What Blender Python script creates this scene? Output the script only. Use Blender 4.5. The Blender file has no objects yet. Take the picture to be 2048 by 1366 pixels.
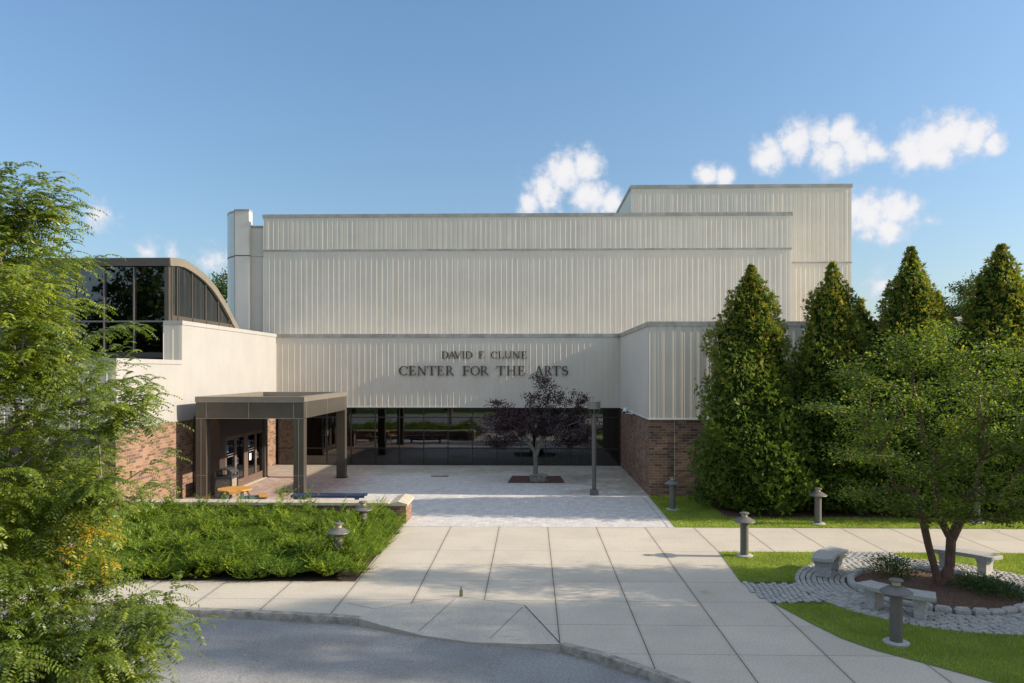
import bpy, math, random
import numpy as np
from mathutils import Vector, Matrix
sc = bpy.context.scene
C = sc.collection
PI = math.pi
R = math.radians
rnd = random.Random(7)
rg = np.random.default_rng(11)

# ------------------------------------------------------------------ camera
cam_d = bpy.data.cameras.new("camera"); cam = bpy.data.objects.new("camera", cam_d); C.objects.link(cam)
cam_d.sensor_width = 36; cam_d.lens = 36 * 1535 / 2048
cam_d.shift_x = 0; cam_d.shift_y = 59 / 2048
cam_d.clip_start = .1; cam_d.clip_end = 3000
cam.location = (0, 0, 4.8); cam.rotation_euler = (R(90), 0, math.atan(38 / 1535))
sc.camera = cam

# ------------------------------------------------------------------ world + sun
SUN_EL, SUN_AZ = R(24.5), R(2.2)        # azimuth: degrees in front of the facade plane, from +X
sd = Vector((math.cos(SUN_EL) * math.cos(SUN_AZ), -math.cos(SUN_EL) * math.sin(SUN_AZ), math.sin(SUN_EL)))
w = bpy.data.worlds.new("World"); sc.world = w; w.use_nodes = True
nt = w.node_tree; nt.nodes.clear()
def N(t, kind, **kw):
    n = t.nodes.new(kind)
    for k, v in kw.items(): setattr(n, k, v)
    return n
def L(t, a, b): t.links.new(a, b)
def setin(t, sock, v):
    if isinstance(v, bpy.types.NodeSocket): t.links.new(v, sock)
    else: sock.default_value = v
def M(t, op, a, b=None, c=None, clamp=False):
    n = N(t, 'ShaderNodeMath', operation=op, use_clamp=clamp)
    setin(t, n.inputs[0], a)
    if b is not None: setin(t, n.inputs[1], b)
    if c is not None: setin(t, n.inputs[2], c)
    return n.outputs[0]
def MIX(t, f, a, b, mode='MIX'):
    n = N(t, 'ShaderNodeMix', data_type='RGBA', blend_type=mode)
    setin(t, n.inputs[0], f)
    setin(t, n.inputs[6], a if isinstance(a, bpy.types.NodeSocket) else (*a, 1))
    setin(t, n.inputs[7], b if isinstance(b, bpy.types.NodeSocket) else (*b, 1))
    return n.outputs[2]
def MR(t, v, a, b, c=0., d=1., smooth=True):
    n = N(t, 'ShaderNodeMapRange', interpolation_type='SMOOTHSTEP' if smooth else 'LINEAR')
    setin(t, n.inputs[0], v)
    for i, x in enumerate((a, b, c, d)): n.inputs[i + 1].default_value = x
    return n.outputs[0]
def sepxyz(t, v):
    s = N(t, 'ShaderNodeSeparateXYZ'); L(t, v, s.inputs[0]); return s.outputs
def NOISE(t, vec, scale, detail=3., rough=.5, out=0):
    n = N(t, 'ShaderNodeTexNoise'); n.inputs['Scale'].default_value = scale
    n.inputs['Detail'].default_value = detail; n.inputs['Roughness'].default_value = rough
    if vec is not None: L(t, vec, n.inputs['Vector'])
    return n.outputs[out]

sky = N(nt, 'ShaderNodeTexSky', sky_type='NISHITA', sun_disc=False)
sky.sun_elevation = SUN_EL
sky.sun_rotation = math.atan2(sd.x, sd.y)
sky.altitude = 100; sky.air_density = 1.0; sky.dust_density = 1.3; sky.ozone_density = 2.6
tc = N(nt, 'ShaderNodeTexCoord')
dvec = tc.outputs['Generated']
# cumulus puffs: (azimuth, elevation, angular radius) in degrees, azimuth clockwise from +Y
PUFFS = [(2.53, 14.47, 2.27, 1), (4.02, 14.96, 1.83, 1), (1.04, 13.26, 2.27, 1), (-0.07, 12.38, 1.4, 1), (4.38, 12.67, 2.02, 1), (5.93, 12.18, 1.54, 1), (12.87, 13.97, 1.17, 1), (14.09, 13.76, 1.17, 1), (17.16, 14.94, 1.76, 1), (18.82, 15.61, 2.02, 1), (20.45, 15.77, 1.76, 1), (21.72, 16.04, 1.4, 1), (21.25, 14.56, 1.9, 1), (22.66, 14.73, 1.83, 1), (23.74, 14.45, 1.25, 1), (25.84, 14.2, 1.68, 1), (27.3, 14.63, 2.27, 1), (28.58, 14.97, 2.06, 1), (29.68, 14.75, 1.68, 1), (27.73, 13.75, 1.33, 1), (30.63, 14.01, 1.1, 1), (23.59, 10.44, 2.2, 1), (25.1, 10.47, 2.02, 1), (24.65, 9.53, 1.68, 1), (22.72, 10.84, 1.62, 1), (-29.79, 10.14, 1.54, 0.64), (-26.67, 7.85, 1.33, 0.59), (-25.12, 8.05, 1.02, 0.55), (-22.57, 7.51, 1.76, 0.53), (27.01, 9.82, 0.66, 0.59), (24.05, 5.71, 1.47, 0.53)]
warp = NOISE(nt, dvec, 26, 1, .5, 1)
wv = N(nt, 'ShaderNodeVectorMath', operation='MULTIPLY_ADD')
L(nt, warp, wv.inputs[0]); wv.inputs[1].default_value = (.012,) * 3; wv.inputs[2].default_value = (-.006,) * 3
wa = N(nt, 'ShaderNodeVectorMath', operation='ADD'); L(nt, dvec, wa.inputs[0]); L(nt, wv.outputs[0], wa.inputs[1]); L(nt, dvec, wv.inputs[2])
wv.inputs[2].default_value = (0, 0, 0)
# warped = d + (noise-0.5)*k
for l in list(nt.links):
    if l.to_socket == wv.inputs[2]: nt.links.remove(l)
wv.inputs[2].default_value = (-.006,) * 3
acc = None
for az, el, r, s in PUFFS:
    c = (math.cos(R(el)) * math.sin(R(az)), math.cos(R(el)) * math.cos(R(az)), math.sin(R(el)))
    dn = N(nt, 'ShaderNodeVectorMath', operation='DISTANCE'); L(nt, wa.outputs[0], dn.inputs[0]); dn.inputs[1].default_value = c
    v = M(nt, 'MULTIPLY_ADD', dn.outputs[1], -s / R(r), s)
    acc = v if acc is None else M(nt, 'MAXIMUM', acc, v)
def VOR(sc3):
    v = N(nt, 'ShaderNodeTexVoronoi', feature='SMOOTH_F1'); v.inputs['Scale'].default_value = sc3; v.inputs['Smoothness'].default_value = .35
    L(nt, wb.outputs[0], v.inputs['Vector']); return v.outputs['Distance']
wb = N(nt, 'ShaderNodeVectorMath', operation='MULTIPLY_ADD'); L(nt, NOISE(nt, dvec, 60, 3, .5, 1), wb.inputs[0]); wb.inputs[1].default_value = (.012,)*3; L(nt, dvec, wb.inputs[2])
fine = NOISE(nt, dvec, 78, 7, .6)
lump = M(nt, 'ADD', M(nt, 'MULTIPLY', VOR(42.), .62), M(nt, 'MULTIPLY', VOR(95.), .38))      # 0 in the heart of a billow
dens = M(nt, 'ADD', acc, M(nt, 'MULTIPLY_ADD', lump, -.38, .15))
dens = M(nt, 'ADD', dens, M(nt, 'MULTIPLY_ADD', fine, 1.0, -.53))
mask = MR(nt, dens, -.04, .62)
mask = M(nt, 'MULTIPLY', mask, .93)
ccol = MIX(nt, MR(nt, dens, .15, .8), (3.8, 4.1, 4.8), (5.3, 5.2, 5.2))
# unseen bright clouds overhead and behind the viewpoint, added to lift the fill light
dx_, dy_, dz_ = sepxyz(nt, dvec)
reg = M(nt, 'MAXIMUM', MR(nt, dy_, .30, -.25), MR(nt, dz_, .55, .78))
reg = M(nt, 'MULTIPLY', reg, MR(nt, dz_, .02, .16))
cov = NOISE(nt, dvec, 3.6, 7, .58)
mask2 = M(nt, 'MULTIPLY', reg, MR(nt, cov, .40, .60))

skyc = MIX(nt, mask, MIX(nt, 1.0, sky.outputs[0], MIX(nt, MR(nt, dz_, .0, .42, 0, 1, False), (.80, .80, .80), (1.0, 1.11, 1.12)), 'MULTIPLY'), ccol)
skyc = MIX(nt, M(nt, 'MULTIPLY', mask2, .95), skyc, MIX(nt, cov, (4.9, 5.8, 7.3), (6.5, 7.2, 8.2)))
bg = N(nt, 'ShaderNodeBackground'); bg.inputs[1].default_value = .11
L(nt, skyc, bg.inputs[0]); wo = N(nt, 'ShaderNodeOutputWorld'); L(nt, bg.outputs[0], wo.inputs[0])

sun_d = bpy.data.lights.new("sun", 'SUN'); sun_d.energy = 5.0; sun_d.angle = R(.55); sun_d.color = (1, .87, .70)
sun = bpy.data.objects.new("sun", sun_d); C.objects.link(sun)
sun.rotation_euler = sd.to_track_quat('Z', 'Y').to_euler(); sun.location = (60, -2, 40)
vs = sc.view_settings; vs.view_transform = 'Standard'; vs.look = 'None'; vs.gamma = 1; vs.exposure = .70

# ------------------------------------------------------------------ materials
def newmat(name):
    m = bpy.data.materials.new(name); m.use_nodes = True
    t = m.node_tree; b = t.nodes['Principled BSDF']
    return m, t, b
def opos(t):
    return N(t, 'ShaderNodeNewGeometry').outputs['Position']
def bump(t, b, h, strength=.3, dist=.02):
    n = N(t, 'ShaderNodeBump'); n.inputs['Strength'].default_value = strength; n.inputs['Distance'].default_value = dist
    L(t, h, n.inputs['Height']); L(t, n.outputs[0], b.inputs['Normal'])
def simple(name, col, rough=.6, metal=0., var=.15, scale=3., bs=0., bscale=60., spec=.5, bdist=.01):
    m, t, b = newmat(name); p = opos(t)
    n1 = NOISE(t, p, scale, 4, .6); n2 = NOISE(t, p, scale * 11, 3, .6)
    f = M(t, 'ADD', M(t, 'MULTIPLY', n1, .6), M(t, 'MULTIPLY', n2, .4))
    lo = tuple(c * (1 - var) for c in col); hi = tuple(min(1, c * (1 + var)) for c in col)
    L(t, MIX(t, MR(t, f, .3, .7), lo, hi), b.inputs['Base Color'])
    b.inputs['Roughness'].default_value = rough; b.inputs['Metallic'].default_value = metal
    b.inputs['Specular IOR Level'].default_value = spec
    if bs: bump(t, b, NOISE(t, p, bscale, 3, .6), bs, bdist)
    return m
def comb(t, x, y, z=0.):
    c = N(t, 'ShaderNodeCombineXYZ')
    for i, v in enumerate((x, y, z)): setin(t, c.inputs[i], v)
    return c.outputs[0]

def panel_mat(name, col, metal=.35, rough=.36):
    m, t, b = newmat(name); p = opos(t); x, y, z = sepxyz(t, p)
    h = M(t, 'ADD', x, y)
    streak = NOISE(t, comb(t, M(t, 'MULTIPLY', h, 6.), 0., M(t, 'MULTIPLY', z, .35)), 1., 4, .6)
    blot = NOISE(t, comb(t, h, 0., z), .7, 4, .6)
    f = M(t, 'ADD', M(t, 'MULTIPLY', streak, .3), M(t, 'MULTIPLY', blot, .7))
    L(t, MIX(t, MR(t, f, .3, .7), tuple(c * .93 for c in col), tuple(min(1, c * 1.04) for c in col)), b.inputs['Base Color'])
    b.inputs['Metallic'].default_value = metal
    L(t, M(t, 'MULTIPLY_ADD', streak, .2, rough - .1), b.inputs['Roughness'])
    oil = NOISE(t, comb(t, M(t, 'MULTIPLY', h, 2.2), 0., M(t, 'MULTIPLY', z, .28)), 1., 2, .5)
    bump(t, b, oil, .16, .05)
    return m
MP = panel_mat('beige_metal_panel', (.595, .54, .45), .12, .42)
MPS = panel_mat('flat_metal_panel', (.60, .565, .50), .05, .5)
COPE = simple('coping_metal', (.34, .325, .285), .45, .2, .3, 1.2)
BRONZE = simple('bronze_metal', (.088, .077, .063), .38, .35, .12, 1.5)
BRONZE_L = simple('bronze_roof_metal', (.22, .195, .155), .42, .3, .1, 1.5)
DARK = simple('dark_frame_metal', (.028, .026, .026), .4, .3, .1)
DOORM = simple('door_metal', (.13, .085, .07), .5, .1, .1)
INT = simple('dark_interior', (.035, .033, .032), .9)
ROOFG = simple('roof_membrane', (.22, .21, .2), .9)
def glass_mat(name, tint, refl):
    m = bpy.data.materials.new(name); m.use_nodes = True; t = m.node_tree; t.nodes.clear()
    o = N(t, 'ShaderNodeOutputMaterial'); g = N(t, 'ShaderNodeBsdfGlossy'); g.inputs['Roughness'].default_value = .012
    p = opos(t); nz = NOISE(t, p, .9, 2, .5)
    bn = N(t, 'ShaderNodeBump'); bn.inputs['Strength'].default_value = .06; bn.inputs['Distance'].default_value = .02; L(t, nz, bn.inputs['Height'])
    L(t, bn.outputs[0], g.inputs['Normal']); g.inputs[0].default_value = (.92, .97, 1, 1)
    tr = N(t, 'ShaderNodeBsdfTransparent'); tr.inputs[0].default_value = (*tint, 1)
    fr = N(t, 'ShaderNodeFresnel'); fr.inputs[0].default_value = 1.5
    mx = N(t, 'ShaderNodeMixShader'); L(t, M(t, 'ADD', fr.outputs[0], refl, clamp=True), mx.inputs[0])
    L(t, tr.outputs[0], mx.inputs[1]); L(t, g.outputs[0], mx.inputs[2]); L(t, mx.outputs[0], o.inputs[0])
    return m
GLASS = glass_mat('tinted_glass', (.26, .28, .30), .07)
GLASS_D = glass_mat('dark_tinted_glass', (.16, .17, .18), .07)

def brick_mat(name, c1, c2, c3, mortar):
    m, t, b = newmat(name); p = opos(t); x, y, z = sepxyz(t, p)
    v = comb(t, M(t, 'ADD', x, y), z)
    br = N(t, 'ShaderNodeTexBrick'); L(t, v, br.inputs[0]); br.offset = .5
    br.inputs['Color1'].default_value = (0, 0, 0, 1); br.inputs['Color2'].default_value = (1, 1, 1, 1); br.inputs['Mortar'].default_value = (.5, .5, .5, 1)
    br.inputs['Scale'].default_value = 1; br.inputs['Mortar Size'].default_value = .006; br.inputs['Mortar Smooth'].default_value = .2
    br.inputs['Brick Width'].default_value = .30; br.inputs['Row Height'].default_value = .104
    s = sepxyz(t, br.outputs['Color'])[0]
    col = MIX(t, MR(t, s, .1, .6), c1, c2)
    col = MIX(t, MR(t, s, .66, .72), col, c3)
    n = NOISE(t, p, 30, 4, .6)
    col = MIX(t, 1., col, MIX(t, n, (.75,) * 3, (1.25,) * 3), 'MULTIPLY')
    big = NOISE(t, p, .8, 3, .5)
    col = MIX(t, 1., col, MIX(t, MR(t, big, .3, .7), (.85,) * 3, (1.1,) * 3), 'MULTIPLY')
    col = MIX(t, br.outputs['Fac'], col, mortar)
    L(t, col, b.inputs['Base Color']); b.inputs['Roughness'].default_value = .85
    bump(t, b, M(t, 'ADD', M(t, 'MULTIPLY', br.outputs['Fac'], -1.), M(t, 'MULTIPLY', n, .3)), .6, .008)
    return m
BRICK = brick_mat('brown_brick', (.24, .14, .087), (.175, .098, .062), (.105, .06, .043), (.32, .245, .18))

def paver_mat():
    m, t, b = newmat('plaza_paver'); p = opos(t); x, y, z = sepxyz(t, p)
    r = .7071
    u = M(t, 'MULTIPLY', M(t, 'ADD', x, y), r); v = M(t, 'MULTIPLY', M(t, 'SUBTRACT', y, x), r)
    br = N(t, 'ShaderNodeTexBrick'); L(t, comb(t, u, v), br.inputs[0]); br.offset = .5
    br.inputs['Color1'].default_value = (0, 0, 0, 1); br.inputs['Color2'].default_value = (1, 1, 1, 1)
    br.inputs['Scale'].default_value = 1; br.inputs['Mortar Size'].default_value = .006; br.inputs['Mortar Smooth'].default_value = .3
    br.inputs['Brick Width'].default_value = .21; br.inputs['Row Height'].default_value = .105
    s = sepxyz(t, br.outputs['Color'])[0]
    n = NOISE(t, p, 1.1, 5, .6)
    pale = MIX(t, s, (.46, .435, .415), (.57, .54, .505))
    red = MIX(t, s, (.34, .215, .175), (.47, .32, .27))
    olive = MIX(t, s, (.27, .24, .175), (.37, .335, .25))
    wear = M(t, 'ADD', MR(t, x, -6.2, -8.6), M(t, 'MULTIPLY_ADD', n, 1.6, -.95), clamp=True)
    wear = M(t, 'MULTIPLY', wear, MR(t, y, 26.8, 28.2))
    col = MIX(t, wear, pale, red)
    n3 = NOISE(t, p, .55, 4, .6)
    far = M(t, 'ADD', MR(t, y, 34.0, 37.0), M(t, 'MULTIPLY_ADD', n3, 2.2, -1.2), clamp=True)
    far2 = M(t, 'MULTIPLY', MR(t, y, 33.2, 35.5), far)
    right = M(t, 'MULTIPLY', M(t, 'MULTIPLY', MR(t, x, .2, 2.4), MR(t, y, 29.2, 30.4)), MR(t, n3, .35, .55))
    col = MIX(t, M(t, 'MULTIPLY', M(t, 'MAXIMUM', far2, right), .85), col, olive)
    n2 = NOISE(t, p, 3.2, 5, .65)
    col = MIX(t, 1., col, MIX(t, MR(t, n2, .3, .7), (.86,) * 3, (1.1,) * 3), 'MULTIPLY')
    col = MIX(t, M(t, 'MULTIPLY', br.outputs['Fac'], .4), col, (.16, .14, .125))
    L(t, col, b.inputs['Base Color']); b.inputs['Roughness'].default_value = .8
    bump(t, b, M(t, 'ADD', M(t, 'MULTIPLY', br.outputs['Fac'], -1.), M(t, 'MULTIPLY', n2, .5)), .5, .008)
    return m
PAVER = paver_mat()

def concrete_mat(name, col, joints=True, jy=True):
    m, t, b = newmat(name); p = opos(t); x, y, z = sepxyz(t, p)
    n = NOISE(t, p, .9, 5, .6); n2 = NOISE(t, p, 90, 3, .7); n3 = NOISE(t, p, 9, 5, .7)
    # every slab was poured with its own slight tone
    ix = M(t, 'FLOOR', M(t, 'DIVIDE', M(t, 'ADD', x, .98 + 149), 1.49)); iy = M(t, 'FLOOR', M(t, 'DIVIDE', M(t, 'ADD', y, -20.52 + 149), 1.49))
    wn = N(t, 'ShaderNodeTexWhiteNoise', noise_dimensions='2D'); L(t, comb(t, ix, iy), wn.inputs['Vector'])
    f = M(t, 'ADD', M(t, 'MULTIPLY', MR(t, n, .3, .7), .4), M(t, 'ADD', M(t, 'MULTIPLY', wn.outputs[0], .25), M(t, 'MULTIPLY', n3, .35)))
    c = MIX(t, f, tuple(k * .84 for k in col), tuple(k * 1.14 for k in col))
    c = MIX(t, M(t, 'MULTIPLY', MR(t, n2, .56, .68), .5), c, tuple(k * .45 for k in col))
    c = MIX(t, M(t, 'MULTIPLY', MR(t, n2, .40, .30), .3), c, tuple(min(1, k * 1.5) for k in col))
    st = NOISE(t, p, .45, 6, .7); g2 = NOISE(t, p, 26, 4, .75); sp = NOISE(t, p, 4.5, 6, .75)
    c = MIX(t, 1., c, MIX(t, MR(t, g2, .35, .65), (.86,)*3, (1.12,)*3), 'MULTIPLY')
    c = MIX(t, M(t, 'MULTIPLY', MR(t, sp, .60, .72), .35), c, tuple(k*.55 for k in col))
    c = MIX(t, M(t, 'MULTIPLY', MR(t, st, .52, .72), .34), c, (.20, .18, .15))
    if joints:
        wob = M(t, 'MULTIPLY_ADD', n3, .02, -.01)
        dx = M(t, 'PINGPONG', M(t, 'ADD', M(t, 'ADD', x, .98 + 149), wob), .745)
        dy = M(t, 'PINGPONG', M(t, 'ADD', M(t, 'ADD', y, -20.52 + 149), wob), .745)
        dy = M(t, 'ADD', dy, MR(t, y, 20.60, 20.61, 0, 1))
        ox = MR(t, dx, .006, .012, 1, 0); oy = MR(t, dy, .006, .011, .65, 0)
        hx = M(t, 'MULTIPLY', MR(t, dx, .0, .09, .22, 0), 1.)
        j = M(t, 'MAXIMUM', ox, oy)
        c = MIX(t, hx, c, (.16, .14, .11))
        c = MIX(t, M(t, 'MULTIPLY', j, .92), c, (.05, .043, .033))
        L(t, c, b.inputs['Base Color'])
        bump(t, b, M(t, 'ADD', M(t, 'MULTIPLY', j, -3.), n2), .45, .006)
    else:
        L(t, c, b.inputs['Base Color']); bump(t, b, n2, .35, .006)
    b.inputs['Roughness'].default_value = .88
    return m
CONC = concrete_mat('sidewalk_concrete', (.47, .415, .335))
CONC2 = concrete_mat('ramp_concrete', (.42, .38, .32), False)
STONEC = simple('limestone_cap', (.42, .37, .28), .85, 0, .18, 6, .4, 90)
GRANITE = simple('grey_granite', (.36, .345, .325), .8, 0, .3, 22, .5, 140)
COBBLE = simple('granite_cobble', (.33, .315, .29), .75, 0, .35, 9, .6, 70)
KERB = simple('kerb_granite', (.30, .27, .225), .9, 0, .5, 5, .9, 40, bdist=.02)
def asphalt():
    m, t, b = newmat('asphalt'); p = opos(t); n = NOISE(t, p, 140, 3, .75); n1 = NOISE(t, p, .6, 5, .6); n2 = NOISE(t, p, 45, 4, .7)
    c = MIX(t, MR(t, n, .35, .65), (.13, .13, .132), (.36, .35, .335))
    g2 = NOISE(t, p, 24, 4, .8)
    c = MIX(t, 1., c, MIX(t, MR(t, g2, .35, .65), (.78,)*3, (1.2,)*3), 'MULTIPLY')
    c = MIX(t, M(t, 'MULTIPLY', MR(t, n2, .6, .68), .8), c, (.52, .50, .46))
    c = MIX(t, 1., c, MIX(t, MR(t, n1, .3, .7), (.85,) * 3, (1.15,) * 3), 'MULTIPLY')
    vo = N(t, 'ShaderNodeTexVoronoi', feature='DISTANCE_TO_EDGE'); vo.inputs['Scale'].default_value = .17
    wp = N(t, 'ShaderNodeVectorMath', operation='MULTIPLY_ADD'); L(t, NOISE(t, p, 1.3, 5, .7, 1), wp.inputs[0]); wp.inputs[1].default_value = (1.0,) * 3; L(t, p, wp.inputs[2])
    L(t, wp.outputs[0], vo.inputs['Vector'])
    c = MIX(t, MR(t, vo.outputs[0], .0004, .0014, .5, 0), c, (.03, .03, .03))
    L(t, c, b.inputs['Base Color']); b.inputs['Roughness'].default_value = .85; bump(t, b, n, 1., .012)
    return m
ASPH = asphalt()
def mulch_mat():
    m, t, b = newmat('bark_mulch'); p = opos(t)
    vo = N(t, 'ShaderNodeTexVoronoi'); vo.inputs['Scale'].default_value = 38; mp = N(t, 'ShaderNodeMapping'); mp.inputs['Scale'].default_value = (1, 2.2, 1); mp.inputs['Rotation'].default_value = (0, 0, .6)
    L(t, p, mp.inputs[0]); L(t, mp.outputs[0], vo.inputs['Vector'])
    s = sepxyz(t, vo.outputs['Color'])[0]
    c = MIX(t, s, (.055, .025, .016), (.19, .095, .058)); c = MIX(t, MR(t, s, .93, .96), c, (.30, .20, .13))
    L(t, c, b.inputs['Base Color']); b.inputs['Roughness'].default_value = .95; bump(t, b, s, .9, .03)
    return m
MULCH = mulch_mat()
def lawn_mat():
    m, t, b = newmat('lawn'); p = opos(t); n = NOISE(t, p, 1.2, 5, .6); n2 = NOISE(t, p, 45, 4, .7)
    c = MIX(t, MR(t, n2, .3, .7), (.10, .15, .020), (.25, .31, .05)); c = MIX(t, M(t, 'MULTIPLY', MR(t, n, .45, .7), .4), c, (.22, .24, .06))
    L(t, c, b.inputs['Base Color']); b.inputs['Roughness'].default_value = .9; bump(t, b, n2, 1., .05)
    return m
LAWN = lawn_mat()
def leaf_mat(name, cols, tip=None, transl=.35, rough=.55, nscale=1.2, acc_col=None, acc_pos=None, spec=.35):
    """cols: dark, mid, light by a per-leaf random value; tip: (colour, z0, z1) golden tips, sunlight painted into the colour; acc: a patch of turning leaves"""
    m, t, b = newmat(name); at = N(t, 'ShaderNodeAttribute', attribute_name='rnd'); p = opos(t)
    r = at.outputs['Fac']; n = NOISE(t, p, nscale, 3, .5)
    f = M(t, 'ADD', M(t, 'MULTIPLY', r, .65), M(t, 'MULTIPLY', MR(t, n, .35, .65), .35))
    c = MIX(t, MR(t, f, 0., .5), cols[0], cols[1]); c = MIX(t, MR(t, f, .5, 1.), c, cols[2])
    if tip:
        tc_, z0, z1, amt = tip; tf = MR(t, sepxyz(t, p)[2], z0, z1, .12, 1.)
        tn = MR(t, M(t, 'ADD', NOISE(t, p, 5, 2, .5), M(t, 'MULTIPLY', r, .35)), .58, .78)
        c = MIX(t, M(t, 'MULTIPLY', M(t, 'MULTIPLY', tf, tn), amt), c, tc_)
    if acc_col:
        dn = N(t, 'ShaderNodeVectorMath', operation='DISTANCE'); L(t, p, dn.inputs[0]); dn.inputs[1].default_value = acc_pos
        pf = M(t, 'ADD', M(t, 'ADD', MR(t, dn.outputs[1], .05, .75, .75, 0.), M(t, 'MULTIPLY_ADD', NOISE(t, p, 6, 3, .6), 1.8, -1.0)), M(t, 'MULTIPLY', r, .22))
        c = MIX(t, MR(t, pf, .52, .62), c, acc_col)
    L(t, c, b.inputs['Base Color']); b.inputs['Roughness'].default_value = rough; b.inputs['Specular IOR Level'].default_value = spec
    tr = N(t, 'ShaderNodeBsdfTranslucent'); L(t, MIX(t, 1., c, (1.5, 1.5, .7), 'MULTIPLY'), tr.inputs[0])
    mx = N(t, 'ShaderNodeMixShader'); mx.inputs[0].default_value = transl
    L(t, b.outputs[0], mx.inputs[1]); L(t, tr.outputs[0], mx.inputs[2]); L(t, mx.outputs[0], t.nodes['Material Output'].inputs[0])
    return m
LOCUST = leaf_mat('locust_leaf', [(.038, .068, .008), (.115, .165, .017), (.29, .325, .04)], acc_col=(.40, .29, .02), acc_pos=(-3.62, 6.25, 3.35), transl=.42, spec=.5, rough=.42)
JUNIPER = leaf_mat('juniper_leaf', [(.025, .055, .006), (.13, .20, .014), (.38, .45, .035)], transl=.3, rough=.6, nscale=1.6)
CEDAR = leaf_mat('arborvitae_leaf', [(.032, .072, .013), (.088, .155, .022), (.20, .27, .042)], tip=((.42, .30, .065), 2.2, 7.8, .58), transl=.32, rough=.65)  # golden colour growing with height paints sun catching the crowns
MAPLE = leaf_mat('maple_leaf', [(.04, .080, .016), (.11, .17, .026), (.32, .36, .045)], transl=.5, rough=.5)
PURPLE = leaf_mat('purple_leaf', [(.022, .013, .020), (.045, .023, .034), (.085, .036, .045)], transl=.22, rough=.45)
FARLEAF = leaf_mat('distant_leaf', [(.025, .05, .016), (.05, .085, .022), (.09, .13, .035)], transl=.3, rough=.7, nscale=.5)
GRASSB = leaf_mat('grass_blade', [(.12, .20, .018), (.25, .33, .03), (.42, .47, .075)], transl=.3, rough=.6, nscale=1.)
SHRUB = leaf_mat('perennial_leaf', [(.03, .06, .02), (.06, .10, .03), (.12, .16, .05)], transl=.3)
BARK = simple('grey_bark', (.20, .17, .13), .9, 0, .35, 9, .9, 40, bdist=.02)
BARKM = simple('peeling_cinnamon_bark', (.12, .062, .041), .7, 0, .45, 7, .9, 30, bdist=.02)
BARKP = simple('lichened_bark', (.19, .19, .15), .9, 0, .6, 10, .9, 40, bdist=.02)
BARKD = simple('dark_bark', (.06, .045, .035), .95, 0, .3, 9, .6, 40)
LAMPM = simple('lamp_painted_metal', (.125, .115, .105), .5, .1, .12, 5)
LAMPL = simple('amber_lens', (.42, .36, .2), .3, 0, .1)
BLUE = simple('navy_coated_steel', (.024, .05, .11), .38, .0, .12, 3)
ORANGE = simple('cedar_stained_wood', (.47, .23, .055), .55, 0, .14, 6)
GREENM = simple('green_plastic_lumber', (.055, .10, .085), .6, 0, .15, 5)
PEBBLE = simple('exposed_aggregate', (.27, .22, .17), .9, 0, .6, 26, .8, 90, bdist=.02)
BINM = simple('bin_dark_plastic', (.05, .052, .056), .45, 0, .1)
LETTERM = simple('bronze_letter', (.075, .06, .05), .45, .5, .08)
WHITEP = simple('white_painted_metal', (.72, .72, .72), .4, 0, .04)
STEEL = simple('brushed_steel', (.55, .54, .52), .35, .8, .05)
PAPER = simple('paper_notice', (.8, .79, .77), .8, 0, .02)
BLUEP = simple('blue_notice', (.05, .13, .42), .7, 0, .05)
BOTTLE = glass_mat('green_bottle_glass', (.45, .5, .28), .05)
RUST = simple('cast_iron', (.07, .055, .045), .7, .4, .2)
FARW = simple('far_beige_wall', (.52, .47, .43), .8)
SOIL = simple('bed_soil', (.05, .03, .018), .95, 0, .4, 12, .8, 30)

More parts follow.
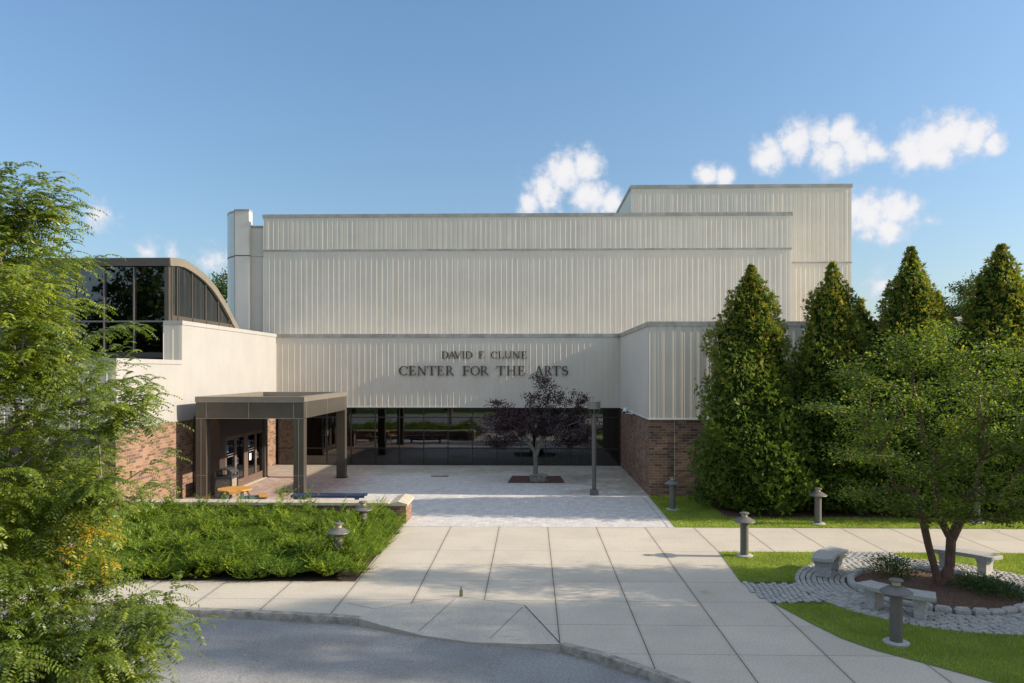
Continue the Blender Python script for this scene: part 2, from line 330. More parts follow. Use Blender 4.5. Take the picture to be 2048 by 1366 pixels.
# ------------------------------------------------------------------ mesh helpers
class MB:
    def __init__(s): s.v = []; s.f = []
    def add(s, vs_, fs):
        o = len(s.v); s.v += [tuple(p) for p in vs_]; s.f += [tuple(i + o for i in f) for f in fs]; return s
    def box(s, x0, y0, z0, x1, y1, z1):
        if x0 > x1: x0, x1 = x1, x0
        if y0 > y1: y0, y1 = y1, y0
        return s.add([(x0,y0,z0),(x1,y0,z0),(x1,y1,z0),(x0,y1,z0),(x0,y0,z1),(x1,y0,z1),(x1,y1,z1),(x0,y1,z1)],
                     [(0,3,2,1),(4,5,6,7),(0,1,5,4),(1,2,6,5),(2,3,7,6),(3,0,4,7)])
    def bar(s, a, b, wd, dp, up=(0,0,1)):
        a, b = Vector(a), Vector(b); d = (b - a).normalized(); u = Vector(up)
        sx = d.cross(u)
        if sx.length < 1e-4: sx = d.cross(Vector((0,1,0)))
        sx.normalize(); sy = sx.cross(d).normalized()
        vs_ = [p + sx * i * wd / 2 + sy * j * dp / 2 for p in (a, b) for i, j in ((-1,-1),(1,-1),(1,1),(-1,1))]
        return s.add(vs_, [(3,2,1,0),(4,5,6,7),(0,1,5,4),(1,2,6,5),(2,3,7,6),(3,0,4,7)])
    def prism(s, pts, z0, z1):
        n = len(pts); a = sum(pts[i][0]*pts[(i+1)%n][1]-pts[(i+1)%n][0]*pts[i][1] for i in range(n))
        if a < 0: pts = pts[::-1]
        vs_ = [(x,y,z0) for x,y in pts] + [(x,y,z1) for x,y in pts]
        return s.add(vs_, [tuple(range(n))[::-1], tuple(range(n,2*n))] + [(i,(i+1)%n,n+(i+1)%n,n+i) for i in range(n)])
    def lathe(s, prof, c=(0,0), n=24, z=0):
        vs_ = []; fs = []
        for r, h in prof:
            for k in range(n): a = 2*PI*k/n; vs_.append((c[0]+r*math.cos(a), c[1]+r*math.sin(a), z+h))
        for i in range(len(prof)-1):
            for k in range(n): k2 = (k+1)%n; fs.append((i*n+k, i*n+k2, (i+1)*n+k2, (i+1)*n+k))
        fs.append(tuple(range(n))[::-1]); o = (len(prof)-1)*n; fs.append(tuple(range(o, o+n)))
        return s.add(vs_, fs)
    def tube(s, pts, rad, n=8):
        pts = [Vector(p) for p in pts]; vs_ = []; fs = []
        for i, p in enumerate(pts):
            d = (pts[min(i+1,len(pts)-1)] - pts[max(i-1,0)]).normalized()
            u = d.cross(Vector((0,0,1)));
            if u.length < .05: u = d.cross(Vector((0,1,0)))
            u.normalize(); v = d.cross(u); r = rad[i] if isinstance(rad,(list,tuple)) else rad
            for k in range(n): a = 2*PI*k/n; vs_.append(p + u*r*math.cos(a) + v*r*math.sin(a))
        for i in range(len(pts)-1):
            for k in range(n): k2=(k+1)%n; fs.append((i*n+k, (i+1)*n+k, (i+1)*n+k2, i*n+k2))
        fs.append(tuple(range(n))); o=(len(pts)-1)*n; fs.append(tuple(range(o,o+n))[::-1])
        return s.add(vs_, fs)
    def build(s, name, mat, parent=None, smooth=False, bevel=0., loc=None):
        me = bpy.data.meshes.new(name); me.from_pydata(s.v, [], s.f); me.materials.append(mat)
        if smooth:
            for p in me.polygons: p.use_smooth = True
            me.set_sharp_from_angle(angle=R(38))
        o = bpy.data.objects.new(name, me); C.objects.link(o)
        if parent: o.parent = parent
        if loc: o.location = loc
        if bevel:
            b = o.modifiers.new('bevel','BEVEL'); b.width = bevel; b.segments = 2; b.limit_method = 'ANGLE'; b.angle_limit = R(40)
        return o
def box(name, mat, parent, *a, bevel=0.): return MB().box(*a).build(name, mat, parent, bevel=bevel)
def tag(o, label=None, cat=None, group=None, kind=None):
    if label: o['label'] = label
    if cat: o['category'] = cat
    if group: o['group'] = group
    if kind: o['kind'] = kind
    return o
def empty(name, loc=(0,0,0), rz=0.):
    o = bpy.data.objects.new(name, None); C.objects.link(o); o.location = loc; o.rotation_euler = (0,0,rz); o.empty_display_size = .2; return o
def copy_tree(o, parent=None):
    c = o.copy(); C.objects.link(c); c.parent = parent
    for ch in list(o.children): copy_tree(ch, c)
    return c
def npmesh(name, V, F, mat, parent=None, rn=None, smooth=False):
    """V (n,3) float, F (m,k) int: one mesh of k-gons"""
    me = bpy.data.meshes.new(name); n, m, k = len(V), len(F), F.shape[1]
    me.vertices.add(n); me.vertices.foreach_set('co', V.astype(np.float32).ravel())
    me.loops.add(m*k); me.loops.foreach_set('vertex_index', F.astype(np.int32).ravel())
    me.polygons.add(m); me.polygons.foreach_set('loop_start', np.arange(0, m*k, k, dtype=np.int32))
    if smooth: me.polygons.foreach_set('use_smooth', np.ones(m, dtype=bool))
    if rn is not None:
        a = me.attributes.new('rnd', 'FLOAT', 'POINT'); a.data.foreach_set('value', rn.astype(np.float32))
    me.update(); me.validate(); me.materials.append(mat)
    o = bpy.data.objects.new(name, me); C.objects.link(o)
    if parent: o.parent = parent
    return o
def unit(v): return v / np.maximum(np.linalg.norm(v, axis=1, keepdims=True), 1e-9)
def leaves(P, D, U, ln, wd, cup=.0):
    """diamond leaves: base P, direction D, side axis ~U; arrays"""
    D = unit(D); S = unit(np.cross(D, U)); ln = np.broadcast_to(ln, len(P))[:,None]; wd = np.broadcast_to(wd, len(P))[:,None]
    Nn = np.cross(S, D)
    V = np.stack([P, P + D*ln*.45 + S*wd*.5 + Nn*cup*ln, P + D*ln, P + D*ln*.45 - S*wd*.5 + Nn*cup*ln], 1).reshape(-1,3)
    F = np.arange(len(V)).reshape(-1,4)
    return V, F
def rand_dirs(n, g=None):
    v = (g or rg).normal(size=(n,3)); return unit(v)

# ------------------------------------------------------------------ setting
def sheet(name, pts, z, mat, label=None):
    o = MB().add([(x,y,z) for x,y in pts], [tuple(range(len(pts)))]).build(name, mat)
    me = o.data
    if me.polygons[0].normal.z < 0: me.flip_normals()
    return tag(o, kind='structure')
sheet('ground', [(-900,-500),(900,-500),(900,1500),(-900,1500)], -.30, LAWN)
sheet('road', [(-80,-9),(30,-9),(30,17),(-80,17)], -.13, ASPH)
CURB = [(-80,15.8),(-30,15.6),(-14,15.45),(-7.07,15.31),(-5.64,15.16),(-3.86,14.93)]
CURB2 = [(.52,13.49),(1.05,13.12),(1.52,12.7),(2.06,12.15),(2.31,11.87),(2.75,11.2),(3.4,9.8),(3.9,8),(4.4,4),(4.6,0)]
RAMP_T = [(-3.35,14.80),(-3.16,15.41),(-1.49,16.27),(-.13,15.71),(.52,13.49)]
pav = CURB + RAMP_T[:-1] + CURB2 + [(120,0),(120,90),(-80,90)]
mb = MB(); mb.prism(pav, -.25, 0); tag(mb.build('pavement', CONC), kind='structure')
rl = [(-3.35,14.80,-.004),(-2.83,14.55,-.045),(-1.98,14.15,-.095),(-1.06,13.84,-.10),(0,13.66,-.06),(.52,13.49,-.004)]
rt = [(x,y,.002) for x,y in RAMP_T]
mb = MB()
vv = rt[:4] + [rt[4]] + rl[1:5]
mb.add(vv, [(0,5,1),(1,5,6),(1,6,2),(2,6,7),(2,7,3),(3,7,8),(3,8,4)])
skirt = [rl[i] for i in range(6)]; mb.add([(x,y-.003,z) for x,y,z in skirt]+[(x,y-.003,-.25) for x,y,z in skirt], [(i,i+6,i+7,i+1) for i in range(5)])
tag(mb.build('kerb_ramp', CONC2), kind='structure')
# joints of the ramp: narrow sunk lines filled with dirt
def strip(mb, pts, wd, z):
    for a, b in zip(pts, pts[1:]):
        a3 = a if len(a) == 3 else (*a, z); b3 = b if len(b) == 3 else (*b, z)
        d = Vector((b3[0]-a3[0], b3[1]-a3[1], 0)).normalized(); s_ = Vector((-d.y, d.x, 0)) * wd/2
        mb.add([Vector(a3)-s_, Vector(b3)-s_, Vector(b3)+s_, Vector(a3)+s_], [(0,1,2,3)])
JD = simple('joint_dirt', (.055, .048, .038), .95)
mb = MB()
def crack(pts, wd, z, k=8, am=.02):
    out = []
    for a, b in zip(pts, pts[1:]):
        for i in range(k):
            t_ = i/k; out.append((a[0]+(b[0]-a[0])*t_+rnd.uniform(-am,am), a[1]+(b[1]-a[1])*t_+rnd.uniform(-am,am)))
    out.append(pts[-1]); strip(mb, out, wd, z)
crack([(-3.8,15.80),(-3.16,15.41),(-2.43,15.86),(-1.49,16.27),(-.13,15.71)], .009, .006, 8, .008)
strip(mb, [(-.13,15.71),(.52,13.52)], .022, .006)
strip(mb, [(-1.6,16.15,.004),(-2.1,14.35,-.074)], .010, 0); strip(mb, [(-.17,15.62,.004),(-.75,13.98,-.078)], .010, 0)
tag(mb.build('pavement_joint', JD), kind='structure')
# kerb
def kerb(pts, zt, name):
    mb = MB(); k = 5
    dense = []
    for a, b in zip(pts, pts[1:]):
        ln = math.dist(a, b); n_ = max(1, min(60, int(ln/.14)))
        for i in range(n_): dense.append((a[0]+(b[0]-a[0])*i/n_, a[1]+(b[1]-a[1])*i/n_))
    dense.append(pts[-1])
    vs_, fs = [], []
    for i, p in enumerate(dense):
        a = dense[max(i-1,0)]; b = dense[min(i+1,len(dense)-1)]; d = Vector((b[0]-a[0], b[1]-a[1])).normalized(); nn = Vector((d.y, -d.x))   # outward to road
        j = rnd.uniform(-.008,.008); e = rnd.uniform(0,.014)
        for off, z in ((.035+j*.5, -.22), (.03+j, -.03-e), (.008+j, zt-e*.5), (-.135+j*.3, zt+.002), (-.135+j*.3, -.05)):
            vs_.append((p[0]+nn.x*off, p[1]+nn.y*off, z))
    for i in range(len(dense)-1):
        for q in range(k-1): fs.append((i*k+q, (i+1)*k+q, (i+1)*k+q+1, i*k+q+1))
    mb.add(vs_, fs); return tag(mb.build(name, KERB, smooth=True), kind='structure')
kerb([(-40,15.7)]+CURB[2:]+[(-3.35,14.80)], .005, 'kerb')
kerb(CURB2[:-1], .005, 'kerb')
PLZ = [(-13.2,23.62),(4.36,23.62),(4.45,29.0),(5.0,39.2),(5.0,42),(-13.2,42)]
sheet('plaza', [(-14.5,23.62),(4.38,23.62),(4.44,29.42),(4.52,29.42),(4.52,39.1),(-14.5,39.1)], .005, PAVER)
mb = MB(); strip(mb, [(4.20,23.63),(4.26,29.4)], .015, .009); tag(mb.build('plaza_joint', JD), kind='structure')
# hedge bed
sheet('planting_bed', [(-26,17.3),(-4.0,17.4),(-4.0,23.9),(-26,23.9)], .006, SOIL)
# lawns
LN1 = [(4.42,23.66),(60,23.66),(60,29.5),(4.50,29.5)]
sheet('lawn', LN1, .006, LAWN)
sheet('lawn', [(4.98,20.5),(5.0,20.5),(60,20.5),(60,1),(9.3,1),(9.2,8),(8.4,10.6),(7.12,11.99),(6.42,12.78),(5.89,13.34),(5.57,13.88),(5.31,14.7),(5.0,15.97),(4.76,17.62)], .007, LAWN)
# mulch under the conifers
mp = []
for i in range(40): mp.append((6.3+i*.75, 25.25+.25*math.sin(i*1.7)+.12*math.sin(i*3.1)))
for i in range(39,-1,-1): mp.append((6.3+i*.75, 28.55+.1*math.sin(i*2.3)))
sheet('mulch_bed', mp, .012, MULCH)
PC = (8.83, 17.0)
# cobble base sheet under stones
def arc(c, r, a0, a1, n): return [(c[0]+r*math.cos(a0+(a1-a0)*i/n), c[1]+r*math.sin(a0+(a1-a0)*i/n)) for i in range(n+1)]
sheet('cobble_bedding', arc(PC, 2.86, 0, 2*PI, 60)[:-1], .012, SOIL)
sheet('cobble_bedding', [(4.80,17.55),(4.98,15.98),(6.3,15.9),(7.4,17.3),(6.6,17.7)], .0125, SOIL)
sheet('cobble_bedding', [(8.0,20.5),(8.35,19.4),(9.3,19.4),(9.55,20.5)], .0125, SOIL)
tag(MB().prism(arc(PC, 1.58, 0, 2*PI, 48)[:-1], 0, .05).build('mulch_bed', MULCH), kind='structure')
mb = MB()
def stone(mb, c, ang, lx, ly, h, z0=.005):
    ca, sa = math.cos(ang), math.sin(ang); q = []
    jx = rnd.uniform(.9,1.04); jy = rnd.uniform(.9,1.04); h *= rnd.uniform(.75,1.2); tl = rnd.uniform(-.004,.004)
    for z, k, in ((z0, 1.), (z0+h*.6, 1.0), (z0+h, .72)):
        for i, j in ((-1,-1),(1,-1),(1,1),(-1,1)):
            x = i*lx/2*k*jx + rnd.uniform(-.004,.004); y = j*ly/2*k*jy + rnd.uniform(-.004,.004)
            q.append((c[0]+x*ca-y*sa, c[1]+x*sa+y*ca, z+(tl*i if k<1 else 0)))
    mb.add(q, [(8,9,10,11)]+[(a,(a+1)%4,(a+1)%4+4,a+4) for a in range(4)]+[(a+4,(a+1)%4+4,(a+1)%4+8,a+8) for a in range(4)])
r = 1.86
while r < 2.84:
    n_ = int(2*PI*r/.175)
    for k in range(n_):
        a = 2*PI*(k + (int(r*100)%2)*.5 + rnd.uniform(-.08,.08))/n_
        stone(mb, (PC[0]+r*math.cos(a), PC[1]+r*math.sin(a)), a+PI/2, 2*PI*r/n_-.014, .106, .035)
    r += .121
def inpath(x, y):
    if math.dist((x,y), PC) < 2.88: return False
    if 4.9-(y-16)*.12 < x < 7.4 and 15.95+.12*math.sin((x-5)*1.2) < y < 17.5+.10*math.sin(x*2): return True
    return 8.05+.25*(20.5-y)*.5 < x < 9.5-.25*(20.5-y)*.3 and 19.3 < y < 20.46
for i in range(40):
    for j in range(22):
        x = 4.8 + i*.122; y = 15.6 + j*.17 + (i%2)*.085
        x2 = x + .05*math.sin(y*3)
        if x < 7.6 and y < 18 and inpath(x2, y): stone(mb, (x2, y), PI/2+rnd.uniform(-.06,.06), .155, .108, .03)
for j in range(12):
    for i in range(14):
        x = 7.9 + i*.17 + (j%2)*.085; y = 19.1 + j*.122
        if inpath(x, y): stone(mb, (x, y), rnd.uniform(-.06,.06), .155, .108, .03)
tag(mb.build('cobble_paving', COBBLE), kind='structure')
mb = MB(); n_ = 32
for k in range(n_):
    a = 2*PI*(k+rnd.uniform(-.05,.05))/n_
    stone(mb, (PC[0]+1.69*math.cos(a), PC[1]+1.69*math.sin(a)), a+PI/2, 2*PI*1.69/n_-.02, .16, .13)
o = mb.build('planter_kerb', GRANITE, bevel=.012); tag(o, 'ring of rough granite blocks edging the round mulch planter', 'planter edging')

# ------------------------------------------------------------------ building
BLD = empty('arts_center', (0, 38.9, 0)); tag(BLD, 'beige metal clad arts building with brick base, dark window band and curved glass hall', 'building')
class Off:                                   # children keep world coordinates
    pass
def bpart(o, parent=BLD):
    o.parent = parent
    if parent is BLD: o.location = (-BLD.location.x, -BLD.location.y, -BLD.location.z)
    return o
def body(name, mat, *a): return bpart(box(name, mat, None, *a))
def cladding(name, mat, a, b, z0, z1, pitch, bulge=.012, rib=.0082, ribw=.034, parent=None, off=.0):
    """ribbed sheet between plan points a->b, outward normal to the right of a->b ... (dy,-dx)"""
    a, b = Vector(a), Vector(b); d = (b-a); ln = d.length; d.normalize(); nn = Vector((d.y, -d.x)); n_ = max(1, round(ln/pitch)); p = ln/n_
    prof = []
    for i in range(n_):
        s0 = i*p; bg_ = bulge*rnd.uniform(.3,1.4); sk = rnd.uniform(.6, 1.6); tl_ = bulge*rnd.uniform(-1.,1.)
        prof += [(s0, .004), (s0+.005, .004+rib), (s0+ribw, .004)]
        for k in range(1, 7):
            t_ = k/7; prof.append((s0+ribw+(p-ribw)*t_, .004+bg_*math.sin(PI*t_**sk)+tl_*math.sin(PI*t_)*(t_-.5)))
    prof.append((ln, .004))
    vs_ = [(a.x+d.x*s+nn.x*(h+off), a.y+d.y*s+nn.y*(h+off), z) for z in (z0, z1) for s, h in prof]; m = len(prof)
    mb = MB().add(vs_, [(i, i+1, m+i+1, m+i) for i in range(m-1)])
    o = mb.build(name, mat); 
    return bpart(o, parent or BLD)
FY = 38.95; ZB = 2.97; ZT = 6.67; XL = -13.03; XR = 4.50; WY = 29.45
# --- entrance volume above the windows
body('metal_wall', MPS, XL-.0, FY+.0, ZB, XR, FY+7, ZT-.02)
cladding('metal_cladding', MP, (XL+.01, FY), (XR-.01, FY), ZB+.02, ZT-.17, .30, .0045)
body('coping', COPE, XL+.002, FY-.035, ZT-.17, XR-.002, FY+.2, ZT+.02)
body('drip_edge', MPS, XL+.002, FY-.04, ZB-.03, XR-.002, FY+.1, ZB+.02)
# --- lobby behind the glass
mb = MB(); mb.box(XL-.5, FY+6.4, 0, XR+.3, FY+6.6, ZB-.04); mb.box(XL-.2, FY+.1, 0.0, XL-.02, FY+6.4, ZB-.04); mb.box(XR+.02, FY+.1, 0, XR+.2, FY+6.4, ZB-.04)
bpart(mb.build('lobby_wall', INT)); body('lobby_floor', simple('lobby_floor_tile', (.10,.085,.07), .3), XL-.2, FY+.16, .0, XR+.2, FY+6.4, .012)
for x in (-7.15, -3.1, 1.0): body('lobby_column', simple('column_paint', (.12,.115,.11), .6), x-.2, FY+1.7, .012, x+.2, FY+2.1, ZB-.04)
# --- curtain wall bays
NB = 14; bw = (XR-.03-(XL+.12))/NB
for k in range(NB):
    x0 = XL+.12+k*bw; x1 = x0+bw; mb = MB()
    mb.box(x0-.022, FY-.02, .0, x0+.022, FY+.1, ZB-.035)
    if k == NB-1: mb.box(x1-.022, FY-.02, 0, x1+.022, FY+.1, ZB-.035)
    for z in (.03, .86, 2.44, ZB-.06): mb.box(x0+.022, FY-.01, z-.025, x1-.022, FY+.08, z+.025)
    f = bpart(mb.build('window_frame', DARK))
    g = MB()
    for za, zb in ((.055,.835),(.885,2.415),(2.465,ZB-.085)): g.add([(x0+.022,FY+.03,za),(x1-.022,FY+.03,za),(x1-.022,FY+.03,zb),(x0+.022,FY+.03,zb)], [(0,1,2,3)])
    g.build('pane', GLASS, f)
# --- main hall block (tall, behind)
HY = 41.0
body('metal_wall', MPS, -14.40, HY, 5.5, 13.80, HY+8, 13.1)
cladding('metal_cladding', MP, (-14.40, HY), (13.80, HY), 6.3, 11.25, .292, .0045)
cladding('metal_cladding', MP, (-14.40, HY), (13.80, HY), 11.33, 13.03, .267, .007, .0082, off=.03)
body('drip_edge', COPE, -14.42, HY-.045, 11.25, 13.82, HY+.01, 11.33)
body('coping', COPE, -14.45, HY-.055, 13.03, 13.85, HY+.3, 13.22)
body('roof', ROOFG, -14.3, HY+.3, 13.1, 13.7, HY+8, 13.15)
# side of main hall and closing block to the ground at the right
body('metal_wall', MPS, 4.9, 39.4, 0, 13.78, HY-.01, 6.2)
# --- fly tower
TY = 46.0
body('metal_wall', MPS, 6.0, TY, 0, 19.0, TY+14, 15.82)
cladding('metal_cladding', MP, (6.0, TY), (19.0, TY), 11.28, 15.7, .27, .007)
cladding('metal_cladding', MP, (13.0, TY), (19.0, TY), 5, 11.2, .27, .004)
body('drip_edge', COPE, 6.0, TY-.03, 11.2, 19.02, TY+.01, 11.28)
body('coping', COPE, 5.95, TY-.04, 15.7, 19.06, TY+.3, 15.9); body('coping', COPE, 5.93, TY+.3, 15.74, 6.2, TY+14.05, 15.9)
cladding('metal_cladding', MPS, (6.0, TY+14), (6.0, TY), 10, 15.7, .6, .002, .006)
# --- curved stair tower at the left end
SX = [(-15.19,41.0),(-15.95,41.0)]
for i in range(1, 13):
    t_ = i/12; SX.append((-15.95-1.7*math.sin(t_*PI/2), 41.0+.35+6.2*(1-math.cos(t_*PI/2))))
SX += [(x+.75, y) for x, y in SX[:2:-1]] + [(-15.19,41.5)]
SKYP = simple('curved_glossy_panel', (.46,.47,.46), .38, .45, .05)
bpart(MB().prism([(x,y) for x,y in SX], 0, 11.0).build('stair_tower', MPS)); 
bpart(MB().prism([(x-.01 if x<-15.5 else x, y-.01) for x,y in SX], 11.05, 13.42).build('stair_tower_top', MPS))
bpart(MB().prism([(x-.03 if x<-15.5 else x+.02, y-.03) for x,y in SX], 13.42, 13.52).build('coping', COPE))
mb = MB(); pts = SX[1:15]
for (xa,ya),(xb,yb) in zip(pts,pts[1:]): mb.add([(xa-.02,ya-.012,5),(xb-.02,yb-.012,5),(xb-.02,yb-.012,10.98),(xa-.02,ya-.012,10.98)],[(0,1,2,3)]); mb.add([(xa-.03,ya-.02,11.06),(xb-.03,yb-.02,11.06),(xb-.03,yb-.02,13.40),(xa-.03,ya-.02,13.40)],[(0,1,2,3)])
bpart(mb.build('curved_wall', SKYP, smooth=True))
body('metal_wall', MP, -15.188, 41.3, 0, -14.42, 47, 12.57); body('coping', COPE, -15.185, 41.27, 12.57, -14.46, 47, 12.68)
body('drip_edge', COPE, -15.185, 41.28, 11.0, -14.425, 41.299, 11.03)
# --- right wing
WX1 = 24.0
body('metal_wall', MPS, XR, WY, ZB, WX1, FY+.3, ZT); body('brick_wall', BRICK, XR+.03, WY+.03, 0, WX1-.03, FY+.3, ZB-.003)
cladding('metal_cladding', MP, (XR+.02, WY), (WX1, WY), ZB+.02, ZT-.16, .33, .013)
cladding('metal_cladding', MPS, (XR, FY-.06), (XR, WY+.02), ZB+.02, ZT-.16, .62, .002, .004, .012)
mb = MB(); mb.box(XR-.05, WY-.03, ZT-.16, WX1, WY+.18, ZT+.02); mb.box(XR-.05, WY+.18, ZT-.16, XR+.2, FY-.055, ZT+.02); bpart(mb.build('coping', COPE))
mb = MB(); mb.box(XR-.03, WY-.03, ZB-.028, WX1, WY+.02, ZB+.018); mb.box(XR-.03, WY+.02, ZB-.028, XR+.02, FY-.03, ZB+.018); bpart(mb.build('drip_edge', WHITEP))
mb = MB(); mb.box(5.48, WY+.02, .02, 5.495, WY+.035, ZB-.04); bpart(mb.build('expansion_joint', STONEC))
body('roof', ROOFG, XR+.2, WY+.2, ZT-.06, WX1, FY+.2, ZT-.02)
# --- left wing wall (sunlit), faces +X
LY0, LY1 = 23.8, 28.35
body('metal_wall', MPS, -13.74, LY1, ZB, XL, HY, ZT-.01); body('metal_wall', MPS, -17.2, LY0, ZB, XL-.002, LY1-.002, 5.19)
body('brick_wall', BRICK, -19, LY1+.02, 0, XL-.03, FY+.3, ZB-.003); body('brick_wall', BRICK, -13.75, LY0+.02, 0, XL-.03, LY1+.019, ZB-.003)
MPF = panel_mat('smooth_panel_sun_dimmed', (.345,.333,.315), .0, .5)  # same paint as the other panels, colour darkened to offset direct sun
cladding('metal_cladding', MPF, (XL, LY1+.01), (XL, FY), ZB+.02, ZT-.14, .9, .001, .003, .010)
cladding('metal_cladding', MPF, (XL, LY0), (XL, LY1+.01), ZB+.02, 5.19-.14, .9, .001, .003, .010)
cladding('metal_cladding', MP, (-13.74, LY1), (XL, LY1), 5.19, ZT-.14, .3, .006, .012)
cladding('metal_cladding', MP, (-17.2, LY0), (XL, LY0), ZB+.02, 5.05, .3, .01, .02)
mb = MB(); mb.box(-13.7, LY1-.04, ZT-.14, XL+.035, LY1+.2, ZT+.015); mb.box(XL-.2, LY1+.2, ZT-.14, XL+.035, HY-.1, ZT+.015); bpart(mb.build('coping', MPF))
mb = MB(); mb.box(-17.2, LY0-.04, 5.05, XL+.035, LY0+.2, 5.205); mb.box(XL-.2, LY0+.2, 5.05, XL+.035, LY1-.05, 5.205); bpart(mb.build('coping', MPF))
mb = MB(); mb.box(XL-.1, LY0-.03, ZB-.028, XL+.025, FY-.04, ZB+.018); bpart(mb.build('drip_edge', MPF))
body('roof', ROOFG, -17.1, LY0+.2, 5.1, XL-.2, LY1-.05, 5.14)
# ground-floor window left of the brick pier
for k in range(3):
    x1 = -13.8-k*1.15; x0 = x1-1.15; mb = MB(); mb.box(x1-.06, LY0+.02, 0, x1, LY0+.2, ZB-.03); mb.box(x0, LY0+.05, .0, x1-.06, LY0+.15, .08); mb.box(x0, LY0+.05, ZB-.1, x1-.06, LY0+.15, ZB-.03)
    f = bpart(mb.build('window_frame', DARK)); MB().box(x0, LY0+.09, .08, x1-.06, LY0+.1, ZB-.1).build('pane', GLASS_D, f)
body('lobby_wall', INT, -17.2, LY0+.9, 0, -13.76, LY0+1, ZB-.01)
# --- glazed hall with quarter-barrel roof
GX, GY = -13.62, 28.55; GL = -34.0
ARC = [(28.45,9.05),(29.1,9.13),(29.68,9.15),(30.3,9.08),(30.98,8.96),(31.65,8.80),(32.25,8.59),(32.75,8.38),(33.19,8.14),(33.62,7.90),(34.02,7.65),(34.36,7.42),(34.65,7.2),(34.97,7.0),(35.25,6.80)]
def inset(arc_, d):
    out = []
    for i, p in enumerate(arc_):
        a = arc_[max(i-1,0)]; b = arc_[min(i+1,len(arc_)-1)]; t_ = Vector((b[0]-a[0], b[1]-a[1])).normalized(); out.append((p[0]+t_.y*d, p[1]-t_.x*d))
    return out
AI = inset(ARC, .30)
mb = MB(); n_ = len(ARC)
vs_ = [(GX+.10, y, z) for y, z in ARC] + [(GX+.10, y, z) for y, z in AI] + [(GL, y, z) for y, z in ARC] + [(GL, y, z) for y, z in AI]
fs = []
for i in range(n_-1): fs += [(i, n_+i, n_+i+1, i+1), (i, i+1, 2*n_+i+1, 2*n_+i), (n_+i, 3*n_+i, 3*n_+i+1, n_+i+1)]
fs += [(0, 2*n_, 3*n_, n_)]
mb.add(vs_, fs); bpart(mb.build('vaulted_roof', BRONZE_L))
bpart(MB().box(GL, GY-.14, 8.74, GX+.09, GY-.101, 9.04).build('roof_fascia', BRONZE))
# front curtain wall (faces the camera)
zb0, zb1, zt = 5.5, 6.67, 8.72
body('window_sill', DARK, GL, GY-.05, 5.3, GX, GY+.2, 5.5); body('corner_post', BRONZE, GX-.14, GY-.06, 5.5, GX+.02, GY+.16, 8.74)
xk = GX-.14
edges = [xk, xk-.78] 
edges = [GX-.14] + [GX-1.32-1.14*i for i in range(0, 16)]
for xa, xb in zip(edges[1:], edges):
    mb = MB(); mb.box(xa-.025, GY-.05, zb0, xa+.025, GY+.1, zt)
    mb.box(xa+.025, GY-.04, zb1-.03, xb-.025, GY+.09, zb1+.03)
    f = bpart(mb.build('window_frame', simple('mullion_metal', (.16,.15,.145), .35, .5) if 'mullion_metal' not in bpy.data.materials else bpy.data.materials['mullion_metal']))
    g = MB()
    for za, zz in ((zb0, zb1-.03), (zb1+.03, zt)): g.add([(xa+.025,GY+.03,za),(xb-.025 if xb!=edges[0] else xb,GY+.03,za),(xb-.025 if xb!=edges[0] else xb,GY+.03,zz),(xa+.025,GY+.03,zz)], [(0,1,2,3)])
    g.build('pane', GLASS_D, f)
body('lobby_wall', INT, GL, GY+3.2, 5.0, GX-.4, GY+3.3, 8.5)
# gable window (faces +X)
def zin(y):
    for (ya,za),(yb,zb_) in zip(AI, AI[1:]):
        if ya <= y <= yb: return za+(zb_-za)*(y-ya)/(yb-ya)
    return 6.8
ys = [28.62, 29.15, 30.45, 31.75, 33.05, 34.2, 34.75]
for i, (ya, yb) in enumerate(zip(ys, ys[1:])):
    mb = MB(); mb.box(GX-.06, ya, 6.88, GX+.03, ya+.06, zin(max(ya,28.8))-.01)
    mb.box(GX-.05, ya+.06, 6.70, GX+.045, yb, 6.92)
    f = bpart(mb.build('gable_window_frame', BRONZE))
    pts = [(ya+.06, 6.92), (yb, 6.92)] + [(yb+(ya+.06-yb)*q/6, zin(yb+(ya+.06-yb)*q/6)+.02) for q in range(7)]
    pts = [p for p in pts if p[1] >= 6.92]
    MB().add([(GX, y, z) for y, z in pts], [tuple(range(len(pts)))]).build('pane', GLASS_D, f)
body('window_sill', BRONZE_L, GX-.1, 28.6, 6.60, GX+.12, 35.2, 6.70)
body('corner_post', BRONZE, GX-.13, GY+.161, 6.7, GX+.05, GY+.24, 8.8)
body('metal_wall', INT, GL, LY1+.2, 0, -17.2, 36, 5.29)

# --- vestibule with two pairs of doors, facing +X
VX, VY0, VY1 = -12.0, 29.3, 34.6
mb = MB(); mb.box(XL+.01, VY0, 0.0, VX-.1, VY0+.1, 2.95); mb.box(XL+.01, VY1-.1, 0, VX-.1, VY1, 2.95); mb.box(XL+.01, VY0, 2.95, VX+.001, VY1, 3.05)
mb.box(VX-.1, VY0, 0, VX, VY0+.55, 2.95); mb.box(VX-.1, VY1-.16, 0, VX, VY1, 2.95); mb.box(VX-.1, VY0+.55, 2.2, VX, VY1-.16, 2.95)
vest = bpart(mb.build('vestibule', simple('vestibule_dark_metal', (.055,.042,.038), .45, .2)))
body('lobby_wall', INT, XL+.03, VY0+.1, .006, XL+.05, VY1-.1, 2.95)
dy = (VY1-.16-(VY0+.55))/4
def lettering(parent, x, y0, y1, z, n_=8):
    mb = MB(); st_ = (y1-y0)/n_
    mb.box(x, y0, z, x+.003, y1, z+.03)
    return mb
